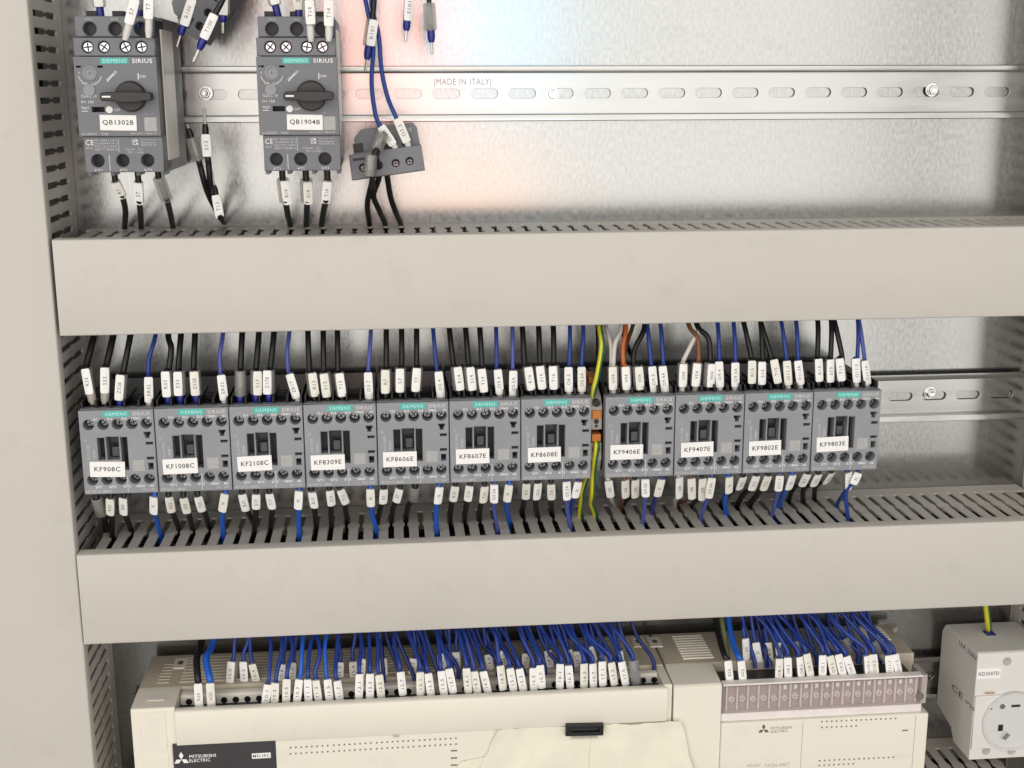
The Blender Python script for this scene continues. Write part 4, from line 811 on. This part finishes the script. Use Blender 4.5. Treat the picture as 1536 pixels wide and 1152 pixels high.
pl = px(392, 1133.5, 88.0); o = put('series_badge', MB().box(pl[0]-6.1, pl[0]+6.1, 87.8, 88.06, pl[2]-1.9, pl[2]+1.9).mesh('series_badge', 'white_print'), np_)
letter(np_, 'MELSEC', pl[0], 88.12, pl[2], 2.1, 10.8, 'ink_grey', bold=.01)
FP = [o for o in t.children if o.name.startswith('front_panel')][0]
b = MB()
for row, (va, vb) in enumerate(((900+.21875*1013, 900+.21875*947), (900+.21875*1055, 900+.21875*988))):
    p0 = px(400+.21875*164, va, 87.3); p1 = px(400+.21875*1298, vb, 87.3)
    for k in range(32):
        g = (k+(k//8)*.15)/31.45; x = p0[0]+(p1[0]-p0[0])*g; z = p0[2]+(p1[2]-p0[2])*g; b.box(x-.55, x+.55, 87.0, 87.36, z-.55, z+.55)
for u, v in ((681, 1126), (681, 1137), (681, 1147.5)):
    p = px(u, v, 87.3); b.box(p[0]-2.1, p[0]+2.1, 87.0, 87.38, p[2]-.5, p[2]+.5)
put('status_lamps', b.mesh('status_lamps', 'seam_dark', smooth=False), t, kind='stuff')
p = px(594, 1101, 90); put('cover_latch', MB().prism_d([(p[0]-2.6, -223.2), (p[0]+2.6, -223.2), (p[0]+1.6, -226), (p[0]-1.6, -226)], 86, 88.6).mesh('cover_latch', 'plc_cream_shaded', 0.3), t)

# ================================================================ extension unit
M0, M1 = 373.6, 552.0
t = thing('extension_unit', 'shorter cream extension unit with clear terminal cover right of the long controller', 'controller', (463, 8, -288), G3)
put('rear_body', MB().box(M0, M1, 8, 58, -288, ZT).mesh('rear_body', 'plc_cream_shaded', 1.0), t)
put('end_cap', MB().prism_x([(58.05, -288), (58.05, ZT), (84, ZT-2.5), (86, ZT-4), (86, -288)], M0, M0+33).mesh('end_cap', 'plc_cream', 0.6), t)
put('terminal_floor', MB().box(M0+33.1, M1-9, 58.05, 80, -288, ZT-7).mesh('terminal_floor', 'plc_black', 0.3), t)
b = MB()
for k in range(10): b.box(M0+14, M0+36, 14+k*4.0, 15.6+k*4.0, ZT-.2, ZT+.9)
for k in range(6): b.box(M1-26, M1-8, 14+k*4.0, 15.6+k*4.0, ZT-.2, ZT+.9)
put('vent_ribs', b.mesh('vent_ribs', 'plc_cream', 0.2, seg=1), t, kind='stuff')
boss(t, 982, 963)
put('fixing_ear', MB().prism_z([(M1-2, 8), (M1+6, 8), (M1+6, 13), (M1-1, 20), (M1-2, 30)], ZT-4, ZT).mesh('fixing_ear', 'plc_cream_shaded', 0.4), t)
# terminal strip seen through its clear cover
TX0, TX1 = M0+33.2, M1-5.5; TZ1, TZ0 = -203.0, -222.4
strip = put('terminal_strip', MB().box(TX0, TX1, 79, 80.5, TZ0, TZ1).mesh('terminal_strip', 'terminal_mauve', 0.2), t)
CELL = 7.38; NC = 18
bar = MB().box(-.55, .55, 80.4, 83.0, TZ0+1, TZ1-1).mesh('cell_divider', 'terminal_light', 0.15)
TSC = screw_mesh('terminal_screw', 2.3, 'terminal_light', 'terminal_mauve')
for k in range(NC+1): put('cell_divider', bar, strip, Wt((TX0+4+k*CELL, 0, 0)))
for k in range(NC):
    put('terminal_screw', TSC, strip, Wt((TX0+4+(k+.5)*CELL, 82.4, TZ0+8.2+random.uniform(-.5, .5)), Matrix.Rotation(random.uniform(0, 3), 4, 'Y')))
    if k > 3: put('terminal_clamp', MB().box(-1.2, 1.2, 80.4, 82.2, -1.6, 1.6).mesh('terminal_clamp', 'white_label', 0.3) if k == 4 else CLAMP, strip, Wt((TX0+4+(k+.5)*CELL, 0, TZ1-3.6))) if k > 4 else None
    if k == 4: CLAMP = MB().box(-1.2, 1.2, 80.4, 82.2, -1.6, 1.6).mesh('terminal_clamp', 'white_label', 0.3)
put('lower_rail', MB().box(TX0, TX1+1, 79, 85.0, -228.4, TZ0-.1).mesh('lower_rail', 'terminal_light', 0.4), t)
put('cover_rim', MB().box(TX0+.5, TX1, 80.2, 86.6, TZ1+1.25, TZ1+2.6).mesh('cover_rim', 'terminal_light', 0.3), t)
cv = put('clear_cover', MB().prism_x([(80.6, TZ1+1.2), (85.2, TZ1+1.2), (86.0, TZ1+.4), (86.0, TZ0+.2), (85.1, TZ0+.2), (85.1, TZ1-.2), (80.6, TZ1)], TX0+.5, TX1).mesh('clear_cover', 'clear_cover', 0.0), t)
put('end_bracket', MB().box(TX1+.2, M1-1, 66, 84, -223, ZT-4).mesh('end_bracket', 'terminal_mauve', 0.6), t)
p = px(1380, 1045, 84.6); put('bracket_hole', MB().lathe_d(p[0], p[2], [(0.1, 84.2), (2.9, 84.2), (2.7, 84.5), (0.1, 84.4)], 18).mesh('bracket_hole', 'seam_dark'), t)
put('side_strip', MB().box(TX0-2.6, TX0-.1, 78, 85.6, -229.5, TZ1+1).mesh('side_strip', 'plc_black', 0.3), t)
fp = put('front_panel', MB().box(M0+33.1, M1, 58.1, 87.5, -288, -228.6).mesh('front_panel', 'plc_cream', 0.9), t)
for u in (1203, 1371):
    p = px(u, 1110, 87.5); put('panel_seam', MB().box(p[0]-.2, p[0]+.2, 87.3, 87.56, -287, -229.8).mesh('panel_seam', 'terminal_mauve'), fp)
p = px(1145.5, 1094, 87.6); diamonds(fp, p[0], p[2]-.3, 87.6, 4.2, 'ink_grey')
p = px(1172, 1094, 87.6); letter(fp, 'MITSUBISHI', p[0], 87.6, p[2]+1.1, 1.9, 14.6, 'ink_grey'); letter(fp, 'ELECTRIC', p[0]-1.3, 87.6, p[2]-1.4, 1.9, 12.0, 'ink_grey')
p = px(1131, 1148, 87.6); letter(fp, 'MELSEC', p[0], 87.6, p[2], 2.2, 10, 'terminal_mauve')
p = px(1166, 1147.5, 87.6); letter(fp, 'FX2N-48ET', p[0], 87.6, p[2], 2.6, 17, 'terminal_mauve')
b = MB()
for (xa, ya, xb, n_, yy) in ((150, 834, 655, 16, 812), (150, 874, 385, 8, 864), (135, 1102, 640, 16, 1078), (132, 1134, 365, 8, 1123)):
    p0 = px(1200+.21875*xa, 900+.21875*ya, 87.5); p1 = px(1200+.21875*xb, 900+.21875*yy, 87.5)
    for k in range(n_):
        g = k/(n_-1); x = p0[0]+(p1[0]-p0[0])*g; z = p0[2]+(p1[2]-p0[2])*g; b.box(x-.55, x+.55, 87.2, 87.56, z-.55, z+.55)
p = px(1357.5, 1095.5, 87.5); b.box(p[0]-2.1, p[0]+2.1, 87.2, 87.58, p[2]-.45, p[2]+.45)
put('status_lamps', b.mesh('status_lamps', 'seam_dark', smooth=False), t, kind='stuff')

# ---- controller wires
def z1(x, y): return 100+.21875*x, 900+.21875*y
def z2(x, y): return 400+.21875*x, 900+.21875*y
def z3(x, y): return 700+.21875*x, 900+.21875*y
def z4(x, y): return 960+.21875*x, 900+.21875*y
def z5(x, y): return 1200+.21875*x, 900+.21875*y
def plc_wire(lab, grp, z, col, r, tt, tb, text, sty, d, shift, kink=0.0, fer=None, deep=False, duct=B2):
    tt_ = px(*z(*tt), d); tb_ = px(*z(*tb), d)
    k = (Vector(tt_)-Vector(tb_)).normalized()
    topx = tt_[0]-shift+random.uniform(-5.5, 5.5); dz = duct-tt_[2]
    P = [(topx, 42, duct+6), (topx+shift*.12+kink, 44+(d-44)*.15, duct-dz*.10), (tt_[0]-shift*random.uniform(.25, .55)+random.uniform(-2.2, 2.2), 44+(d-44)*random.uniform(.4, .75), tt_[2]+dz*random.uniform(.42, .62)), (tt_[0]+k.x*6, d-1, tt_[2]+5), tt_, tb_, tuple(Vector(tb_)-k*8)]
    wire(lab, grp, col, r, P, (tt_, tb_), text, sty, fer, 0, random.uniform(-.25, .25), fl=5)
FR = [(z1, (1380, 570), (1360, 715)), (z2, (65, 560), (58, 715)), (z2, (140, 535), (135, 703)), (z2, (228, 535), (210, 700)), (z2, (285, 535), (292, 700)), (z2, (340, 540), (362, 695)), (z2, (413, 535), (430, 690)), (z2, (480, 545), (500, 690)), (z2, (635, 500), (630, 670)), (z2, (708, 498), (708, 668)), (z2, (768, 503), (785, 668)), (z2, (915, 485), (932, 645)), (z2, (1050, 485), (1052, 650)), (z2, (1103, 495), (1125, 655)), (z2, (1197, 480), (1218, 645)), (z2, (1250, 462), (1282, 630)), (z2, (1370, 460), (1385, 628)), (z2, (1425, 480), (1450, 640)), (z3, (115, 480), (152, 635)),
 (z3, (225, 443), (245, 610)), (z3, (295, 458), (322, 620)), (z3, (358, 463), (388, 620)), (z3, (455, 458), (460, 618)), (z3, (500, 440), (515, 595)), (z3, (643, 432), (640, 598)), (z3, (698, 440), (712, 600)), (z3, (800, 430), (800, 595)), (z3, (858, 430), (863, 595)), (z3, (925, 415), (930, 580)), (z3, (985, 420), (1008, 580)), (z3, (1055, 418), (1085, 578)), (z3, (1140, 410), (1163, 575))]
FTX = ['10.1', '10.3', '10.5', '10.7', '11.1', '11.3', '11.5', '11.7', '12.1', '12.3', '12.5', '12.7', '13.1', '13.3', '13.5', '13.7', '14.1', '14.3', '14.5', '14.7', '15.1', '15.3', '15.5', '15.7', '16.1', '16.3', '16.5', '16.7', '17.1', '17.3', '17.5', '']
for i, (z, a, b_) in enumerate(FR):
    u = z(*a)[0]; sh = max(-4, min(24, (u-560)/390*22+2))
    plc_wire('%s tagged blue wire from the left, front row of the long controller' % ORD[i], 'blue wires, front row of the long controller', z, random.choice([BL, BL, BL, 'wire_blue_bright' if i < 8 else BL]), random.uniform(1.3, 1.5), a, b_, FTX[i], 'tag' if i != 31 else 'blank', 77, sh, 0)
BKR = [(z1, (1143, 412), (1132, 570)), (z1, (1215, 415), (1225, 575)), (z1, (1275, 430), (1312, 570)), (z2, (112, 428), (108, 560)), (z2, (183, 420), (180, 545)), (z2, (505, 420), (503, 530)), (z2, (590, 410), (596, 525)), (z2, (660, 395), (655, 510)), (z2, (795, 395), (802, 515)), (z2, (1018, 390), (1008, 500)), (z2, (1190, 360), (1195, 470)), (z2, (1252, 350), (1250, 455)), (z2, (1303, 345), (1312, 485)), (z3, (145, 365), (165, 465)), (z3, (245, 340), (250, 440)), (z3, (408, 355), (405, 455)), (z3, (555, 340), (575, 455)), (z3, (695, 335), (712, 435)), (z3, (755, 340), (770, 440)), (z3, (838, 315), (870, 410)), (z3, (935, 350), (950, 420)), (z3, (1045, 340), (1058, 420))]
for i, (z, a, b_) in enumerate(BKR):
    u = z(*a)[0]; sh = max(-3, min(18, (u-560)/390*16))
    plc_wire('%s tagged blue wire from the left, rear row of the long controller' % ORD[i], 'blue wires, rear row of the long controller', z, BL, 1.35, a, b_, ('10.0', '10.2', '10.4', '10.6', '11.0', '11.2', '11.4', '11.6', '12.0', '12.2', '12.4', '13.0', '13.2', '13.4', '14.0', '14.2', '14.4', '15.0', '15.2', '15.4', '16.0', '17.0')[i], 'tag' if i % 3 else .3, 52, sh, 0, 'white')
# a few more wires in the bundle behind the tags
for i in range(26):
    u = 560+i*15.4+random.uniform(-4, 4); vt = 930+random.uniform(-3, 3)-.02*(u-560)
    e = px(u+random.uniform(10, 35), 1008-.03*(u-560)+random.uniform(-12, 8), 60)
    s = px(u-8, vt-14, 44)
    wire('%s untagged dark blue wire from the left in the bundle behind the controller tags' % ORD[i], 'untagged blue wires behind the controller tags', random.choice([BL, BL, 'wire_navy']), 1.4, [(s[0]-3, 40, B2+6), (s[0], 42, B2-4), px(u+6, vt+32+random.uniform(-8, 8), 50), e, (e[0]+.5, 62, ZT-4)])
def wirepath(lab, grp, col, r, pts, tag, text, z, d, sty='tag'):
    P = [px(*z(*p), q) for p, q in pts]; tt_, tb_ = px(*z(*tag[0]), d), px(*z(*tag[1]), d)
    k = (Vector(tt_)-Vector(tb_)).normalized()
    wire(lab, grp, col, r, [(P[0][0]+1, 42, B2+8)]+P+[tt_, tb_, tuple(Vector(tb_)-k*8)], (tt_, tb_), text, sty, None, 0, 0.05, wd=5.4)
wirepath('thick black supply wire with marker R20 at the left of the long controller', 'supply wires of the controllers', BK, 2.3, [((925, 280), 50), ((893, 400), 66), ((898, 520), 76)], ((902, 562), (912, 735)), 'R20', z1, 77)
wirepath('thick bright blue supply wire with marker N20 at the left of the long controller', 'supply wires of the controllers', 'wire_blue_bright', 2.3, [((1005, 280), 50), ((957, 400), 66), ((978, 520), 76)], ((985, 560), (996, 730)), 'N20', z1, 77)
wirepath('black supply wire with marker R20 at the left of the extension unit', 'supply wires of the controllers', BK, 2.0, [((520, 135), 50), ((550, 290), 66), ((580, 380), 76)], ((596, 405), (612, 565)), 'R20', z4, 77)
wirepath('bright blue supply wire with marker N20 at the left of the extension unit', 'supply wires of the controllers', 'wire_blue_bright', 2.0, [((608, 135), 50), ((640, 300), 66), ((672, 380), 76)], ((686, 407), (702, 565)), 'N20', z4, 77)
p = [px(*z4(555, 100), 44), px(*z4(560, 140), 50), px(*z4(585, 290), 60), px(*z4(610, 420), 68), px(*z4(640, 560), 70)]
wire('olive earth wire between the black and bright blue supply wires of the extension unit', 'supply wires of the controllers', 'wire_olive', 1.8, p)
MR = [(z4, (952, 395), (945, 560)), (z4, (1010, 385), (1015, 545)), (z4, (1085, 385), (1100, 545)), (z4, (1135, 363), (1165, 530)), (z4, (1250, 372), (1248, 535)), (z4, (1297, 375), (1330, 535)), (z4, (1355, 365), (1393, 530)), (z4, (1410, 380), (1460, 530)), (z5, (450, 375), (460, 530)), (z5, (500, 365), (515, 525)), (z5, (600, 372), (615, 525)), (z5, (643, 365), (675, 520))]
for i, (z, a, b_) in enumerate(MR):
    plc_wire('%s tagged blue wire from the left, front row of the extension unit' % ORD[i], 'blue wires, front row of the extension unit', z, BL, 1.4, a, b_, ('O8.1', 'O8.3', 'O8.5', 'O8.7', 'O9.1', 'O9.3', 'O9.5', 'O9.7', 'O10.1', 'O10.3', 'O11.1', 'O11.3')[i], 'tag', 77, 20+i*.8)
MBK = [(z4, (715, 258), (722, 402)), (z4, (792, 285), (815, 415)), (z4, (872, 285), (885, 410)), (z4, (942, 285), (955, 385)), (z4, (1065, 275), (1085, 370)), (z4, (1300, 265), (1330, 350)), (z5, (300, 260), (370, 400)), (z5, (500, 280), (540, 370))]
for i, (z, a, b_) in enumerate(MBK):
    plc_wire('%s tagged blue wire from the left, rear row of the extension unit' % ORD[i], 'blue wires, rear row of the extension unit', z, BL, 1.35, a, b_, ('24', '0', '8.0', '8.2', '8.4', '9.0', '', '')[i], 'tag' if i < 4 else 'blank', 56, 4+i*2.4, 0, 'white' if i < 3 else None)
for i in range(16):
    u = 1110+i*13+random.uniform(-4, 4); vt = 905-.012*(u-1100)
    e = px(u+random.uniform(15, 45), 985-.03*(u-1100)+random.uniform(-10, 8), 60); s = px(u-6, vt, 44)
    wire('%s untagged dark blue wire from the left in the bundle behind the extension unit tags' % ORD[i], 'untagged blue wires behind the extension unit tags', random.choice([BL, BL, 'wire_navy']), 1.4, [(s[0]-3, 40, B2+6), (s[0], 42, B2-4), px(u+8, vt+40+random.uniform(-8, 8), 50), e, (e[0]+.5, 62, ZT-4)])

# ================================================================ masking tape and flat connector on the controllers
def tape(label, outline, d, amp, seed):
    rnd = random.Random(seed); nx, nz = 30, 10
    (ua0, va0), (ua1, va1), (ub1, vb1), (ub0, vb0) = outline
    vs = []; ph = [rnd.uniform(0, 6) for _ in range(6)]
    for j in range(nz+1):
        for i in range(nx+1):
            s, q = i/nx, j/nz
            u = (ua0*(1-s)+ua1*s)*(1-q)+(ub0*(1-s)+ub1*s)*q; v = (va0*(1-s)+va1*s)*(1-q)+(vb0*(1-s)+vb1*s)*q
            edge = (2.0 if i in (0, nx) else 0)+(0.8 if j == 0 else 0)
            u += rnd.uniform(-1, 1)*edge; v += rnd.uniform(-.6, .6)*edge
            w_ = amp*(math.sin(s*9+ph[0]+q*2)*.4+math.sin(s*21+ph[1]-q*5)*.25+math.sin(q*7+ph[2]+s*4)*.35+.6*max(0, 1-q*6))
            p = px(u, v, d); vs.append((p[0], d+.5+max(-.3, w_), p[2]))
    n = len(vs); vs2 = vs+[(x, y-.25, z) for x, y, z in vs]; fs = []
    for j in range(nz):
        for i in range(nx):
            a = j*(nx+1)+i; fs.append((a, a+1, a+nx+2, a+nx+1)); fs.append((n+a, n+a+nx+1, n+a+nx+2, n+a+1))
    rim = list(range(nx+1))+[j*(nx+1)+nx for j in range(1, nz+1)]+[nz*(nx+1)+i for i in range(nx-1, -1, -1)]+[j*(nx+1) for j in range(nz-1, 0, -1)]
    fs += [(rim[k], rim[k]+n, rim[(k+1) % len(rim)]+n, rim[(k+1) % len(rim)]) for k in range(len(rim))]
    put('masking_tape', MB().add(vs2, fs).mesh('masking_tape', 'masking_tape', angle=80), None, None, label=label, category='tape', group='strips of masking tape')
tape('cream masking tape sheet stuck over the long controller left of the black connector', [(749, 1092), (888, 1087), (886, 1200), (690, 1205)], 88.0, 1.5, 3)
tape('cream masking tape with folded corner bridging the two controllers', [(886, 1087), (1022, 1080), (1046, 1180), (884, 1200)], 88.6, 1.8, 5)
tape('thin slanting masking tape strip low on the long controller', [(690, 1142), (760, 1128), (800, 1205), (660, 1205)], 87.6, 0.4, 8)
p = px(876, 1092, 90); pl_, pr_ = px(847, 1093, 90)[0], px(903, 1091, 90)[0]
t = thing('flat_connector', 'small black flat connector with a row of pins on the taped controller', 'connector', (p[0], 88, p[2]-4))
a_ = Matrix.Rotation(0.03, 4, 'Y'); Wc = Wt((p[0], 0, p[2]), a_); hw = (pr_-pl_)/2
put('housing', plate('housing', rect(-hw, hw, -3.7, 3.9), [rect(-hw+3.4, hw-2.6, -1.2, 1.6)], 89.6, 94, 'black_plastic', 0.3), t, Wc)
put('slot_floor', MB().box(-hw+1, hw-1, 88.8, 91, -3, 3).mesh('slot_floor', 'plc_black'), t, Wc)
PIN = MB().box(-.3, .3, 90.6, 93.4, -6.0, -3.6).mesh('pin', 'pin_metal')
for k in range(14): put('pin', PIN, t, Wc @ Wt((-hw+4+k*(2*hw-8)/13, 0, 0)))
for s in (-1, 1): put('solder_tab', MB().box(s*hw-1.4*(s > 0)-.4, s*hw+1.4*(s < 0)+.4, 89.4, 91, -4.6, -3.6).mesh('solder_tab', 'pin_metal', 0.1), t, Wc)

# ================================================================ rail socket
SX0, SX1, SF = 594.6, 649, 66.0
t = thing('power_socket', 'pale grey rail socket with round recess and marker XD3007D at bottom right', 'socket', (617, 8, -279))
put('body', MB().prism_x([(8, -264), (8, -205), (12, -199), (14, -197.4), (64, -196.2), (SF, -197.5), (SF, -279), (40, -279), (34, -270)], SX0, SX1).mesh('body', 'socket_grey', 0.8), t)
pc = px(1542, 1078, SF)
rr = 26.5
oct_ = [(max(SX0+.8, pc[0]+rr*math.cos(a)), pc[2]+rr*.98*math.sin(a)) for a in [2*math.pi*k/48 for k in range(48)]]
ring = plate('face_plate', rect(SX0+.4, SX1-.4, pc[2]-21, pc[2]+20), [], SF, SF+1.6, 'socket_grey', 0.5)
put('face_plate', ring, t)
b = MB(); b.lathe_d(623.6, pc[2]-.5, [(0.1, SF+1.65), (22.6, SF+1.7), (22.2, SF+3.2), (21.0, SF+3.2), (20.5, SF+1.9), (0.1, SF+2.0)], 52)
rec = put('recess', b.mesh('recess', 'socket_face'), t)
cx_ = SX1-21.5
for u, v, r in ((1504, 1060, 1.9),):
    p = px(u, v, SF+2.4); put('pin_hole', MB().lathe_d(p[0], p[2], [(0.1, SF+2.2), (r, SF+2.2), (r, SF+2.45), (0.1, SF+2.5)], 16).mesh('pin_hole', 'seam_dark'), rec)
for u, v, w_, h_ in ((1524, 1059, 3.2, .8), (1485, 1063.5, 1.6, .6), (1501, 1092, 1.7, 2.4)):
    p = px(u, v, SF+2.4); put('slot', MB().box(p[0]-w_, p[0]+w_, SF+2.05, SF+2.5, p[2]-h_, p[2]+h_).mesh('slot', 'black_plastic', 0.1), rec)
p = px(1508, 1104, SF+3); put('earth_clip', MB().box(-2.2, 2.2, -.6, .6, -2.6, 2.6).mesh('earth_clip', 'bolt_steel', 0.3), rec, Wt((p[0], SF+3, p[2]), Matrix.Rotation(0.7, 4, 'Y')))
for u, v, r in ((1510.5, 992, 3.1), (1479, 1126, 3.0), (1517, 1126, 3.0)):
    p = px(u, v, SF); put('screw_recess', MB().lathe_d(p[0], p[2], [(0.1, SF-.2), (r*.8, SF+.05), (r, SF+.35), (r*.86, SF+.4), (r*.7, SF+.12), (0.1, SF+.1)], 20).mesh('screw_recess', 'terminal_mauve'), t)
p = px(1483, 1010.5, SF+.5); pw = 8.8
lb = put('marker_plate', MB().box(p[0]-pw, p[0]+pw, SF-.1, SF+.5, p[2]-3.9, p[2]+3.9).mesh('marker_plate', 'white_label', 0.15), t)
letter(lb, 'XD3007D', p[0], SF+.55, p[2], 2.9, 15.6, 'ink', bold=.01)
p = px(1485, 1040, SF+1.8); put('printed_mark', MB().box(p[0]-3.6, p[0]+3.6, SF+1.5, SF+1.68, p[2]-.5, p[2]+.5).mesh('printed_mark', 'pink_print'), t)
def side_text(s, u, v, h, wd, rot=-math.pi/2*0):
    r = RGT*((u-768)/FPX)-UPV*((v-576)/FPX)+FWD; tt = (SX0-CX)/r.x; d = -(CY+r.y*tt); z = CZ+r.z*tt
    W = Wt((SX0-.15, d, z), Matrix.Rotation(-math.pi/2, 4, 'Z') @ FRONT)
    put('lettering', txt(s, h, wd, 'ink'), t, W)
side_text('CE', 1436, 1037, 4.6, 18); side_text('16A 250V', 1452, 976, 3.4, 28); side_text('IP20', 1455, 1058, 2.4, 14)
wire('green and yellow earth wire entering the top of the rail socket', 'green and yellow earth wires', YG, 2.3, [px(1478, 895, 36), px(1480, 915, 38), pz(1483, 945, -196), (pz(1483, 945, -196)[0], pz(1483, 945, -196)[1], -203)])
p = pz(1484, 949, -196.3)
put('wire_port', MB().box(p[0]-3.4, p[0]+3.4, p[1]-4, p[1]+4, -198, -196.0).mesh('wire_port', 'ferrule_blue', 0.4), t)
